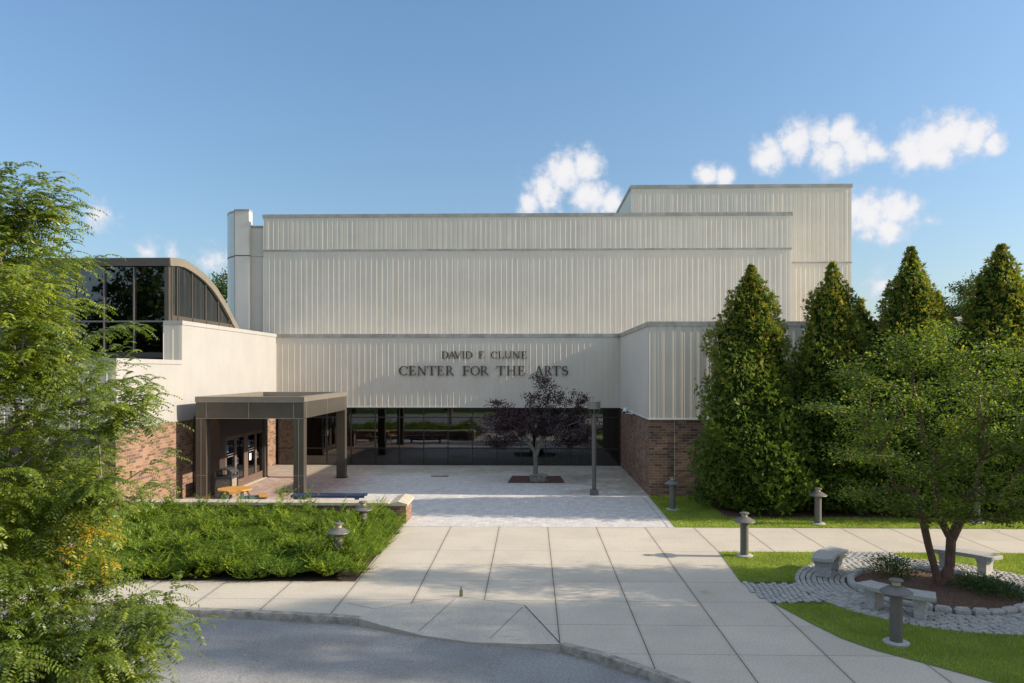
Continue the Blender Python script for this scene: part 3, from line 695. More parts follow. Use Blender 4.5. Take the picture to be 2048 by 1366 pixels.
for k in range(4):
    ya = VY0+.55+k*dy; yb = ya+dy; mb = MB(); x0, x1 = VX-.085, VX-.03
    ml, mr_ = (.22, .1) if k % 2 == 0 else (.1, .22)
    mb.box(x0, ya+.004, .01, x1, ya+ml, 2.195); mb.box(x0, yb-mr_, .01, x1, yb-.004, 2.195)
    mb.box(x0, ya+ml, .01, x1, yb-mr_, .34); mb.box(x0, ya+ml, 2.05, x1, yb-mr_, 2.195)
    d = bpart(mb.build('door', DOORM))
    MB().box(x0+.02, ya+ml, .34, x0+.03, yb-mr_, 2.05).build('pane', GLASS, d)
    hy = yb-.07 if k % 2 == 0 else ya+.07
    hm = MB(); hm.box(x1, hy-.035, .95, x1+.006, hy+.035, 1.3); hm.tube([(x1+.005,hy,1.0),(x1+.06,hy,1.02),(x1+.06,hy,1.24),(x1+.005,hy,1.26)], .011, 6); hm.build('handle', STEEL, d)
    if k in (0, 2):
        MB().box(x0+.031, ya+ml+.02, 1.62, x0+.034, ya+ml+.23, 1.86).build('notice', BLUEP, d)
        MB().box(x0+.031, ya+ml+.02, 1.56, x0+.034, ya+ml+.23, 1.615).build('notice', PAPER, d)
        lettering(d, x0+.031, ya+ml+.08, yb-mr_-.06, 1.45).build('lettering', PAPER, d); lettering(d, x0+.031, ya+ml+.14, yb-mr_-.10, 1.36, 6).build('lettering', PAPER, d)
    if k == 2: MB().box(x0+.031, ya+ml+.2, .98, x0+.034, ya+ml+.42, 1.27).build('notice', PAPER, d)
    MB().box(x1, (ya+yb)/2-.02, .24, x1+.01, (ya+yb)/2+.02, .28).build('lock', STEEL, d)
body('door_threshold', STONEC, VX-.1, VY0+.5, .006, VX+.12, VY1-.1, .03)

# ------------------------------------------------------------------ entrance canopy
CN = empty('entrance_canopy', (-10.3, 31.2, 0)); tag(CN, 'bronze metal entrance canopy on square posts in front of the dark doors', 'canopy')
def cpart(o): o.parent = CN; o.location = -CN.location; return o
CX0, CX1, CY0, CY1, CZ0, CZ1 = -12.31, -8.32, 27.9, 34.5, 3.06, 3.86
pw = .38
def beam(x0,y0,x1,y1): return cpart(MB().box(x0,y0,CZ0,x1,y1,CZ1-.19).build('beam', BRONZE))
beam(CX0, CY0, CX1, CY0+.34); beam(CX0, CY1-.34, CX1, CY1); beam(CX0, CY0+.34, CX0+.34, CY1-.34); beam(CX1-.34, CY0+.34, CX1, CY1-.34)
mb = MB(); e = .025
for a in ((CX0-e,CY0-e,CX1+e,CY0+.30),(CX0-e,CY1-.30,CX1+e,CY1+e),(CX0-e,CY0+.30,CX0+.28,CY1-.30),(CX1-.28,CY0+.30,CX1+e,CY1-.30)): mb.box(a[0],a[1],CZ1-.19,a[2],a[3],CZ1)
cpart(mb.build('parapet_cap', BRONZE_L))
cpart(MB().box(CX0+.34, CY0+.34, CZ1-.42, CX1-.34, CY1-.34, CZ1-.36).build('roof_deck', ROOFG))
cpart(MB().box(CX0+.34, CY0+.34, CZ0+.1, CX1-.34, CY1-.34, CZ0+.14).build('soffit', BRONZE))
SEAM = simple('panel_seam_metal', (.34,.31,.26), .5, .2)
mb = MB()
for x in (CX0+.38, CX0+1.95, CX1-.385, ): mb.box(x, CY0-.003, CZ0, x+.012, CY0, CZ1-.19)
mb.box(CX0, CY0-.004, CZ0-.008, CX1, CY0-.001, CZ0+.006); mb.box(CX0-e, CY0-e-.003, CZ1-.205, CX1+e, CY0-e, CZ1-.192)
for y in (CY0+.36, CY0+3.3, CY1-.36): mb.box(CX1, y, CZ0, CX1+.003, y+.014, CZ1-.19)
for px_ in (CX0, CX1-pw):
    mb.box(px_+pw/2-.006, CY0-.003, .06, px_+pw/2+.006, CY0, CZ0-.01)
    mb.box(px_, CY0-.003, .96, px_+pw, CY0, .972)
cpart(mb.build('panel_seam', SEAM))
for x, y in ((CX0, CY0), (CX1-pw, CY0), (CX0, CY1-pw), (CX1-pw, CY1-pw)):
    q = cpart(MB().box(x, y, .05, x+pw, y+pw, CZ0-.012).build('post', BRONZE)); MB().box(x-.03, y-.03, 0, x+pw+.03, y+pw+.03, .06).build('base_plate', RUST, q)

# ------------------------------------------------------------------ lettering
def glyph(ch):
    """strokes in a unit-height cell; list of quads (x,y) and the cell width"""
    q = []
    def b(x0,y0,x1,y1): q.append([(x0,y0),(x1,y0),(x1,y1),(x0,y1)])
    def st(x0,y0,x1,y1,t): q.append([(x0-t/2,y0),(x0+t/2,y0),(x1+t/2,y1),(x1-t/2,y1)])
    def sf(xc,y,wd=.32,h=.045): b(xc-wd/2, y if y<.5 else y-h, xc+wd/2, y+h if y<.5 else y)
    def ar(cx,cy,rx,ry,tx,ty,a0,a1,n=18):
        for i in range(n):
            a, c = R(a0+(a1-a0)*i/n), R(a0+(a1-a0)*(i+1)/n)
            q.append([(cx+rx*math.cos(a),cy+ry*math.sin(a)),(cx+rx*math.cos(c),cy+ry*math.sin(c)),(cx+(rx-tx)*math.cos(c),cy+(ry-ty)*math.sin(c)),(cx+(rx-tx)*math.cos(a),cy+(ry-ty)*math.sin(a))])
    T, t_ = .15, .07
    if ch == 'I': st(.17,0,.17,1,T); sf(.17,0,.34); sf(.17,1,.34); return q,.34
    if ch == 'D': st(.17,0,.17,1,T); b(0,0,.36,.05); b(0,.95,.36,1); ar(.35,.5,.52,.5,.16,.05,-90,90,20); return q,.87
    if ch in 'AV':
        st(.10,0,.44,1,t_); st(.82,0,.47,1,T); sf(.10,0,.26); sf(.82,0,.3); 
        if ch == 'A': b(.2,.32,.68,.38); return q,.96
        return [[(.94-x,1-y) for x,y in p] for p in q],.96
    if ch in 'FE':
        st(.17,0,.17,1,T); b(0,.95,.6,1); b(.24,.48,.5,.535); b(.55,.76,.6,.95); b(.46,.38,.5,.63)
        if ch == 'F': sf(.17,0,.36); return q,.62
        b(0,0,.64,.05); q.append([(.58,.05),(.64,.05),(.69,.27),(.63,.27)]); return q,.7
    if ch == '.': ar(.08,.08,.08,.08,.079,.079,0,360,10); return q,.16
    if ch == 'C': ar(.48,.5,.48,.5,.16,.055,42,318,26); b(.79,.66,.84,.98); return q,.86
    if ch == 'L': st(.17,0,.17,1,T); sf(.17,1,.36); b(0,0,.62,.05); q.append([(.55,.05),(.62,.05),(.67,.29),(.61,.29)]); return q,.68
    if ch == 'U': st(.17,.35,.17,1,T); st(.74,.35,.74,1,t_); sf(.17,1,.34); sf(.74,1,.28); ar(.435,.36,.34,.37,.14,.07,180,360,18); return q,.88
    if ch == 'N': st(.13,0,.13,1,t_); st(.77,0,.77,1,t_); st(.12,1,.76,0,T); sf(.13,0,.27); sf(.77,1,.27); sf(.09,1,.2); return q,.9
    if ch == 'T': st(.4,0,.4,1,T); sf(.4,0,.36); b(0,.95,.8,1); b(0,.74,.05,.95); b(.75,.74,.8,.95); return q,.8
    if ch == 'R': st(.17,0,.17,1,T); sf(.17,0,.34); b(0,.95,.4,1); b(.24,.45,.4,.5); ar(.38,.725,.30,.275,.14,.05,-90,90,16); st(.82,0,.42,.47,.15); sf(.84,0,.22); return q,.94
    if ch == 'H': st(.17,0,.17,1,T); st(.75,0,.75,1,T); b(.24,.47,.69,.53); [sf(x,y,.34) for x in (.17,.75) for y in (0,1)]; return q,.92
    if ch == 'O': ar(.48,.5,.48,.5,.15,.055,0,360,32); return q,.96
    if ch == 'S':
        P = []
        for i in range(25):
            u = i/24
            if u <= .5: a = R(50+u*2*220); P.append((.31+.22*math.cos(a), .745+.215*math.sin(a)))
            else: a = R(90-(u-.5)*2*220); P.append((.33+.25*math.cos(a), .28+.245*math.sin(a)))
        P[12] = (.30,.53)
        for i in range(24):
            (xa,ya),(xb,yb) = P[i],P[i+1]; w1 = .055+.075*math.sin(PI*i/24)**2; d = Vector((xb-xa,yb-ya)); 
            if d.length < 1e-5: continue
            d.normalize(); n2 = Vector((-d.y,d.x))*w1*.6; e_ = d*.012
            q.append([(xa-e_.x-n2.x,ya-e_.y-n2.y),(xb+e_.x-n2.x,yb+e_.y-n2.y),(xb+e_.x+n2.x,yb+e_.y+n2.y),(xa-e_.x+n2.x,ya-e_.y+n2.y)])
        b(.47,.70,.52,.95); b(.05,.06,.1,.32); return q,.6
    return q,.3
SG = empty('building_sign', (-2.4, FY-.1, 4.5)); tag(SG, 'raised bronze serif letters reading DAVID F. CLUNE CENTER FOR THE ARTS on the beige panels', 'sign')
def lay(text, ext, x_of, z0, h):
    i = 0
    for ch in text:
        if ch == ' ': continue
        a, b = x_of(ext[i][0]), x_of(ext[i][1]); i += 1
        q, wd = glyph(ch); sx = (b-a)/wd; mb = MB()
        for j, p in enumerate(q):
            y1 = FY-.095-.0006*(j%9); y0 = FY-.05
            pts = [(a+x*sx, z0+y*h) for x, y in p]
            ar_ = sum(pts[k][0]*pts[(k+1)%4][1]-pts[(k+1)%4][0]*pts[k][1] for k in range(4))
            if ar_ < 0: pts = pts[::-1]
            mb.add([(x,y1,z) for x,z in pts]+[(x,y0,z) for x,z in pts], [(0,1,2,3),(7,6,5,4)]+[(k,k+4,(k+1)%4+4,(k+1)%4) for k in range(4)])
        o = mb.build('letter', LETTERM, SG); o.location = -SG.location
xo = lambda z: -6.72+(z-92)*.004702
lay('CENTER FOR THE ARTS', [(92,190),(198,280),(295,390),(402,495),(505,583),(600,692),(780,862),(868,970),(975,1070),(1150,1242),(1255,1358),(1375,1460),(1560,1655),(1665,1755),(1750,1840),(1850,1917)], xo, 4.58, .475)
lay('DAVID F. CLUNE', [(555,632),(630,708),(690,770),(778,802),(810,890),(955,1008),(1008,1022),(1087,1157),(1168,1230),(1238,1310),(1318,1402),(1412,1478)], xo, 5.435, .365)

# ------------------------------------------------------------------ furniture
def bollard():
    r_ = empty('bollard_light')
    MB().lathe([(.22,0),(.22,.035),(.2,.05)], n=24).build('footing', GRANITE, r_, True)
    MB().lathe([(.105,.05),(.105,.93),(.09,.93)], n=24).build('post', LAMPM, r_, True)
    h_ = MB().lathe([(.09,.93),(.10,.90),(.26,.895),(.275,.905),(.27,.92),(.17,.985),(.11,1.02),(.085,1.03)], n=32).build('hat', LAMPM, r_, True)
    MB().lathe([(.07,1.03),(.07,1.10)], n=20).build('lens', LAMPL, r_, True)
    MB().lathe([(.08,1.10),(.12,1.105),(.12,1.125),(.1,1.14),(.02,1.15)], n=24).build('cap', LAMPM, r_, True)
    return r_
BL = [((4.88,26.63),'bollard light on the shaded lawn in front of the brick corner'),
      ((8.97,24.23),'bollard light in the lawn strip in front of the second tall conifer'),
      ((5.52,20.0),'bollard light at the tip of the lawn throwing a long shadow across the concrete walk'),
      ((6.42,13.66),'nearest bollard light with a dented hat beside the granite bench'),
      ((14.06,24.59),'bollard light half hidden behind the maple at the far right'),
      ((-4.71,21.42),'bollard light in the juniper hedge near the low brick wall'),
      ((-4.63,18.37),'bollard light in the juniper hedge close to its lower right corner'),
      ((-10.32,16.72),'bollard light mostly hidden by the feathery tree at the left')]
b0 = bollard()
for i, ((x,y),lb) in enumerate(BL):
    o = b0 if i == 0 else copy_tree(b0); o.location = (x,y,.005); o.rotation_euler.z = i*1.3; tag(o, lb, 'bollard light', 'bollard lights along the walks and beds')
# lamp post
lp = empty('lamp_post', (2.44, 29.78, .005)); tag(lp, 'tall grey lamp post with a drum shaped head standing on the plaza', 'lamp post')
MB().box(-.16,-.16,0,.16,.16,.2).build('base', LAMPM, lp, bevel=.015)
MB().lathe([(.085,.2),(.085,2.93),(.06,2.95)], n=20).build('pole', LAMPM, lp, True)
mb = MB(); mb.lathe([(.055,2.95),(.055,3.12)], n=16)
for a in (0, PI/2, PI, 1.5*PI): mb.tube([(.05*math.cos(a),.05*math.sin(a),3.1),(.13*math.cos(a),.13*math.sin(a),3.16),(.2*math.cos(a),.2*math.sin(a),3.27),(.2*math.cos(a),.2*math.sin(a),3.34)], .012, 6)
mb.build('bracket', LAMPM, lp, True)
MB().lathe([(.23,3.33),(.245,3.34),(.245,3.42),(.25,3.43),(.25,3.58),(.26,3.59),(.26,3.62),(.05,3.63)], n=32).build('lamp_head', simple('lamp_head_grey', (.22,.215,.21), .45, .2), lp, True)
# security camera
sc_ = empty('security_camera', (4.50, 34.1, 2.98)); tag(sc_, 'white bullet security camera bracketed to the side of the right wing', 'camera')
MB().box(-.10,-.06,-.1,-.001,.06,.1).build('wall_mount', WHITEP, sc_, bevel=.01)
MB().tube([(-.08,0,-.05),(-.28,-.02,-.06),(-.36,-.05,.02)], .02, 8).build('arm', WHITEP, sc_, True)
MB().tube([(-.30,.12,.13),(-.34,-.05,.09),(-.42,-.32,.0)], [.075,.08,.08], 16).build('camera_body', WHITEP, sc_, True)
MB().tube([(-.4195,-.318,.0),(-.425,-.337,-.005)], [.062,.062], 16).build('lens', DARK, sc_, True)
# litter bin
tb = empty('litter_bin', (-11.62, 29.0, .005)); tag(tb, 'square pebble sided litter bin with a dark arched lid by the entrance doors', 'litter bin')
MB().box(-.29,-.29,.03,.29,.29,.72).build('body', PEBBLE, tb, bevel=.01)
mb = MB()
for i, j in ((-1,-1),(1,-1),(1,1),(-1,1)): MB().box(i*.31-.03, j*.31-.03, 0, i*.31+.03, j*.31+.03, .98).build('corner_post', BINM, tb)
mb = MB(); mb.box(-.345,-.345,.72,.345,.345,.80)
for j in (-1,1):
    pts = [(-.33,j*.31,.94),(-.25,j*.31,1.03),(-.1,j*.31,1.08),(.1,j*.31,1.08),(.25,j*.31,1.03),(.33,j*.31,.94)]
    for a, b in zip(pts, pts[1:]): mb.bar(a, b, .05, .05)
mb.build('rim', BINM, tb)
mb = MB(); pr = [(-.35,.95),(-.26,1.05),(-.1,1.10),(.1,1.10),(.26,1.05),(.35,.95)]; n_ = 6
mb.add([(x,-.33,z) for x,z in pr]+[(x,.33,z) for x,z in pr]+[(x,-.33,z-.03) for x,z in pr]+[(x,.33,z-.03) for x,z in pr],
       [(i,i+1,n_+i+1,n_+i) for i in range(5)]+[(2*n_+i,3*n_+i,3*n_+i+1,2*n_+i+1) for i in range(5)]+[(i,2*n_+i,2*n_+i+1,i+1) for i in range(5)]+[(n_+i,n_+i+1,3*n_+i+1,3*n_+i) for i in range(5)])
mb.build('lid', BINM, tb)
# picnic table
pt = empty('picnic_table', (-10.2, 26.2, .005), R(22.5)); tag(pt, 'octagonal cedar coloured picnic table with green legs behind the juniper hedge', 'picnic table')
oc = [(.60*math.cos(R(22.5+45*i)), .60*math.sin(R(22.5+45*i))) for i in range(8)]
MB().prism(oc, .71, .75).build('tabletop', ORANGE, pt, bevel=.005)
for k in range(4):
    a = R(90*k); mb = MB(); r0, r1 = .78, 1.06; h = .36
    pts = []
    for rr, ww in ((r0,.33),(r0,-.33),(r1,-.45),(r1,.45)): pts.append((rr*math.cos(a)-ww*math.sin(a), rr*math.sin(a)+ww*math.cos(a)))
    mb.prism(pts, .43, .465); mb.build('seat', ORANGE, pt)
    mb = MB(); c_, s_ = math.cos(a), math.sin(a); sx_, sy_ = -s_*.24, c_*.24
    for sg in (-1, 1):
        ox, oy = sx_*sg, sy_*sg
        mb.bar((.36*c_+ox,.36*s_+oy,.71), (.72*c_+ox,.72*s_+oy,0), .09, .05); mb.bar((.15*c_+ox,.15*s_+oy,.40), (1.02*c_+ox,1.02*s_+oy,.40), .05, .08)
    mb.build('leg', GREENM, pt)
# navy bench
nb = empty('bench', (-7.05, 26.75, .005)); tag(nb, 'long backless navy blue steel bench between the canopy and the low wall', 'bench')
MB().box(-1.32,-.27,.44,1.28,.27,.475).build('seat', BLUE, nb, bevel=.008)
mb = MB(); mb.box(-1.30,-.265,.385,1.26,-.225,.44); mb.box(-1.30,.225,.385,1.26,.265,.44); mb.build('seat_rail', BLUE, nb)
for s_ in (-1, 1):
    mb = MB(); x = s_*.95
    mb.box(x-.04,-.18,.03,x+.04,-.12,.44); mb.box(x-.04,.12,.03,x+.04,.18,.44); mb.box(x-.05,-.26,0,x+.05,.26,.03); mb.build('leg', BLUE, nb)
MB().box(-.95,-.02,.16,.95,.02,.21).build('stretcher', BLUE, nb)
# low brick wall
lw = empty('brick_wall', (-4.15, 24.3, 0)); tag(lw, 'low brick wall with limestone cap turning a corner behind the juniper hedge', 'wall')
def lpart(o): o.parent = lw; o.location = -lw.location; return o
lpart(MB().box(-12.6,24.07,0,-4.37,24.5,.56).build('wall_run', BRICK)); lpart(MB().box(-4.37,24.05,0,-3.93,25.3,.56).build('wall_end', BRICK))
lpart(MB().box(-12.65,24.0,.56,-4.48,24.57,.66).build('cap', STONEC, bevel=.012))
mb = MB(); mb.add([(-4.47,24.0,.56),(-3.88,24.0,.56),(-3.88,25.36,.56),(-4.43,25.36,.56),(-4.47,24.0,.62),(-3.88,24.0,.62),(-3.88,25.36,.66),(-4.43,25.36,.66),(-4.18,24.0,.70),(-4.16,25.36,.74)],
    [(3,2,1,0),(0,1,5,8,4),(2,3,7,9,6),(1,2,6,5),(3,0,4,7),(4,8,9,7),(8,5,6,9)]); lpart(mb.build('cap', STONEC))
# granite benches round the planter
def gbench():
    r_ = empty('granite_bench'); rr = 2.28; hw = .24; ha = R(17.5); n_ = 14
    mb = MB(); vs_ = []; rr2 = []
    for i in range(n_+1):
        a = -ha+2*ha*i/n_
        for rad in (rr-hw, rr+hw):
            for z in (.38, .47): vs_.append(((rad+rnd.uniform(-.004,.004))*math.sin(a), rr-(rad)*math.cos(a), z))
    fs = []
    for i in range(n_):
        o = i*4; p = o+4; fs += [(o,p,p+1,o+1),(o+2,o+3,p+3,p+2),(o+1,p+1,p+3,o+3),(o,o+2,p+2,p)]
    fs += [(0,1,3,2),(n_*4,n_*4+2,n_*4+3,n_*4+1)]
    mb.add(vs_, fs).build('seat', GRANITE, r_, bevel=.012)
    for s_ in (-1, 1):
        a = s_*ha*.62; cx, cy = rr*math.sin(a), rr-rr*math.cos(a); ca, sa = math.cos(-a), math.sin(-a)
        def tr(x, y, z): return (cx+x*ca+y*sa, cy-x*sa+y*ca, z)
        q = []
        for z, hx, hy_ in ((0,.10,.17),(.20,.10,.165),(.29,.11,.18),(.38,.13,.21)):
            q += [tr(i*hx, j*hy_, z) for i, j in ((-1,-1),(1,-1),(1,1),(-1,1))]
        MB().add(q, [(3,2,1,0),(12,13,14,15)]+[(4*l+a_,4*l+(a_+1)%4,4*l+4+(a_+1)%4,4*l+4+a_) for l in range(3) for a_ in range(4)]).build('leg', GRANITE, r_, bevel=.008)
    return r_
g0 = gbench()
# the bench's local +Y is its inner (concave) side, which must point to the planter centre
for i, (ang, rad, lb) in enumerate([(143,2.28,'curved granite bench on cobbles beside the lawn, nearest the concrete walk'),(46,2.2,'curved granite bench behind the two maple trunks'),(226,2.35,'curved granite bench in shade behind the nearest bollard light')]):
    o = g0 if i == 0 else copy_tree(g0); a = R(ang)
    o.location = (PC[0]+rad*math.cos(a), PC[1]+rad*math.sin(a), .035); o.rotation_euler.z = a+PI/2
    tag(o, lb, 'bench', 'curved granite benches round the planter')
# small items
dg = tag(MB().box(-4.55,34.72,.006,-3.75,35.0,.018).build('drain_cover', RUST), 'rusty rectangular drain cover set in the plaza pavers', 'drain cover')
bt = empty('glass_bottle', (-1.49,16.33,.003)); tag(bt, 'small empty green glass bottle standing on the concrete walk', 'bottle')
MB().lathe([(.032,0),(.036,.01),(.036,.11),(.03,.13),(.014,.15),(.012,.17)], n=16).build('bottle_body', BOTTLE, bt, True); MB().lathe([(.015,.17),(.015,.19)], n=12).build('bottle_cap', DARK, bt, True)
# bed and boulder under the purple tree
sheet('mulch_bed', [(-1.02,32.8),(1.47,32.85),(1.33,35.1),(-.85,35.1)], .014, simple('red_mulch', (.10,.045,.038), .95, 0, .5, 30, .8, 40))
def boulder(name, loc, s, seed, label):
    import bmesh
    bm = bmesh.new(); bmesh.ops.create_icosphere(bm, subdivisions=4, radius=1); g = random.Random(seed)
    from mathutils import noise
    for v in bm.verts:
        c = v.co.copy(); m_ = max(abs(c.x), abs(c.y), abs(c.z)); c = c.lerp(c/m_, .55)*.9
        c *= 1+.18*noise.noise(c*1.6+Vector((seed,0,0)))+.05*noise.noise(c*6); v.co = Vector((c.x*s[0], c.y*s[1], c.z*s[2]))
    me = bpy.data.meshes.new(name); bm.to_mesh(me); bm.free(); me.materials.append(BARKP)
    o = bpy.data.objects.new(name, me); C.objects.link(o); o.location = loc; tag(o, label, 'rock'); return o
boulder('boulder', (.33,33.3,.14), (.46,.28,.22), 3, 'low lichened boulder at the foot of the purple leaved tree')
# lobby chairs seen through the glass
def chair():
    r_ = empty('lobby_chair'); mt = simple('chair_pale_metal', (.6,.6,.6), .4, .3) if 'chair_pale_metal' not in bpy.data.materials else bpy.data.materials['chair_pale_metal']
    MB().box(-.22,-.22,.44,.22,.22,.47).build('seat', BINM, r_); MB().box(-.22,.19,.6,.22,.22,.9).build('backrest', BINM, r_)
    for i, j in ((-1,-1),(1,-1),(1,1),(-1,1)): MB().tube([(i*.19,j*.19,.44 if j<0 else .85),(i*.21,j*.22,0)], .012, 6).build('leg', mt, r_)
    return r_
ch0 = chair()
for i, (x,y,a,lb) in enumerate([(1.35,FY+.9,.3,'pale legged chair inside the dark window, left of the lamp post'),(2.2,FY+1.1,2.9,'pale legged chair inside the dark window, just behind the lamp post'),(3.0,FY+.8,.2,'pale legged chair inside the dark window, right of the lamp post')]):
    o = ch0 if i == 0 else copy_tree(ch0); o.location = (x,y,.014); o.rotation_euler.z = a; tag(o, lb, 'chair', 'chairs inside the lobby')

# ------------------------------------------------------------------ vegetation
def grow(name_t, base_pts, base_r, attr, bark, parent, jitter=.12, tip=.006, ex=2.3, rmax=None):
    """space-filling limbs: every attractor joins the nearest wood already grown"""
    nodes = [np.array(p, float) for p in base_pts[0]]; par = [-1]+list(range(len(nodes)-1))
    for bp in base_pts[1:]:
        st_ = len(nodes); nodes += [np.array(p, float) for p in bp[1:]]; par += [0]+list(range(st_, len(nodes)-1))
    trunkn = len(nodes); org = nodes[0]
    A_ = attr[np.argsort(np.linalg.norm(attr-org, axis=1))]
    plen = [0.]*len(nodes)
    for i in range(1, len(nodes)): plen[i] = plen[par[i]]+np.linalg.norm(nodes[i]-nodes[par[i]])
    tips = []
    for a in A_:
        Pn = np.array(nodes); d = np.linalg.norm(Pn-a, axis=1)+.35*np.array(plen)
        d[0] = 1e9; j = int(np.argmin(d)); ln = np.linalg.norm(a-nodes[j]); k = max(1, int(ln/.3)); prev = j
        for q in range(1, k+1):
            p = nodes[j]+(a-nodes[j])*q/k
            if q < k: p = p+rg.normal(size=3)*jitter*ln*.2+np.array([0,0,.06*ln*math.sin(PI*q/k)])
            nodes.append(p); par.append(prev); plen.append(plen[prev]+ln/k); prev = len(nodes)-1
        tips.append(prev)
    n_ = len(nodes); acc_ = np.zeros(n_)
    for i in range(n_-1, -1, -1):
        if acc_[i] == 0: acc_[i] = tip**ex
        if par[i] >= 0: acc_[par[i]] += acc_[i]
    rad = acc_**(1/ex); sc2 = base_r/rad[1] if base_r else 1
    rad = np.maximum(rad*np.where(rad > .03, sc2, 1+(sc2-1)*rad/.03), tip)
    if rmax: rad[trunkn:] = np.minimum(rad[trunkn:], rmax)
    mb = MB()
    for i in range(1, n_):
        p = par[i]; ra, rb = rad[p], rad[i]
        ra = min(ra, rb*1.6) if p >= 1 or True else ra
        mb.tube([nodes[p], nodes[i]], [ra, rb], 8 if rb > .03 else 4)
    o = mb.build(name_t, bark, parent, True)
    return o, np.array(nodes), par, tips
def ellipsoid_pts(n_, c, r, shell=0., g=rg):
    d = rand_dirs(n_, g); u = g.random(n_)**(1/3); u = shell+(1-shell)*u
    return np.array(c)+d*u[:,None]*np.array(r)

# ---- honey locust at the left foreground
def locust():
    t0 = empty('honey_locust', (-7.4, 7.2, 0)); tag(t0, 'feathery honey locust with fine pinnate leaves filling the left foreground', 'tree')
    lobes = [((-5.3,7.2,4.3),(1.55,1.5,1.9),80),((-4.42,6.4,4.35),(.58,.8,.95),32),((-4.25,6.3,3.25),(.55,.7,.75),30),((-3.82,6.2,2.55),(.66,.7,.5),26),((-4.4,6.2,5.2),(.52,.6,.62),26),
             ((-3.5,6.2,4.55),(.26,.3,.28),7),((-3.22,6.1,2.72),(.32,.4,.28),8),((-3.62,6.2,3.75),(.32,.4,.22),8),((-3.42,6.1,2.1),(.3,.4,.28),8),((-6.9,7.6,4.8),(1.7,1.8,2.0),60),((-4.5,6.0,2.3),(.7,.7,.6),30),((-4.25,6.4,6.15),(.16,.25,.28),6),((-4.9,6.6,6.0),(.55,.6,.4),20)]
    A_ = np.concatenate([ellipsoid_pts(int(k*2.1), c, r) for c, r, k in lobes]) - np.array([-7.4,7.2,0])
    wood, nodes, par, tips = grow('trunk', [[(0,0,-.1),(0,0,.9),(.05,0,1.8),(.1,-.05,2.4)]], .15, A_, BARK, t0, .25, .004)
    # fronds along outer wood
    nn = len(nodes); start = []; dirs = []
    tset = set(tips); trunk_axis = np.array([.1,-.05,0])
    for i in range(4, nn):
        d = nodes[i]-nodes[par[i]]; L_ = np.linalg.norm(d); d = d/max(L_,1e-6)
        if i in tset:                                   # a plume: compound leaves set alternately along the last twig
            out = nodes[i]-trunk_axis; out[2] *= .35; out /= np.linalg.norm(out)
            ax = d*.5+out*.7+rg.normal(size=3)*.30; ax[2] += .15; ax /= np.linalg.norm(ax); sd_ = np.cross(ax,[0,0,1.]); sd_ /= np.linalg.norm(sd_); tl = rg.uniform(.30,.55); nf = 15
            for q in range(nf):
                f = q/(nf-1); p = nodes[i]+ax*tl*(f-.35)+np.array([0,0,-.10])*tl*f*f; start.append(p+rg.normal(size=3)*.012)
                dirs.append(ax*.55+sd_*(1 if q % 2 else -1)*.75*(1-.5*f)+rg.normal(size=3)*.14+np.array([0,0,.10]))
        else:
            for q in range(3):
                start.append(nodes[par[i]]+d*L_*rg.random()+rg.normal(size=3)*.06); h = rg.normal(size=3); h[2] *= .25; dirs.append(d*.5+h*.6)
    S = np.array(start); D = unit(np.array(dirs)); n_ = len(S)
    # compound leaf: drooping rachis with 12 pairs of leaflets
    K = 12; Ls = rg.uniform(.17,.33,n_); allP, allD, allU, rn = [], [], [], []
    fr = rg.random(n_); side0 = unit(np.cross(D, np.array([0,0,1.]))+1e-6)
    for k in range(K):
        t_ = (k+.6)/K; droop = -.55*t_**2
        p = S+D*(Ls*t_)[:,None]+np.array([0,0,1.])*(Ls*droop)[:,None]
        dd = unit(D+np.array([0,0,-1.1*t_])); up = unit(np.cross(side0, dd))
        for s_ in (-1, 1):
            ld = side0*s_*.85+dd*.45-up*.35+rg.normal(size=(n_,3))*.10
            allP.append(p); allD.append(ld); allU.append(up+rg.normal(size=(n_,3))*.25); rn.append(np.clip(fr*.75+rg.random(n_)*.25,0,1))
    P_ = np.concatenate(allP); V, F = leaves(P_, np.concatenate(allD), np.concatenate(allU), rg.uniform(.032,.050,len(P_)), rg.uniform(.012,.018,len(P_)))
    npmesh('crown', V, F, LOCUST, t0, np.repeat(np.concatenate(rn), 4))
    print('locust fronds', n_, 'leaflets', len(P_))
locust()

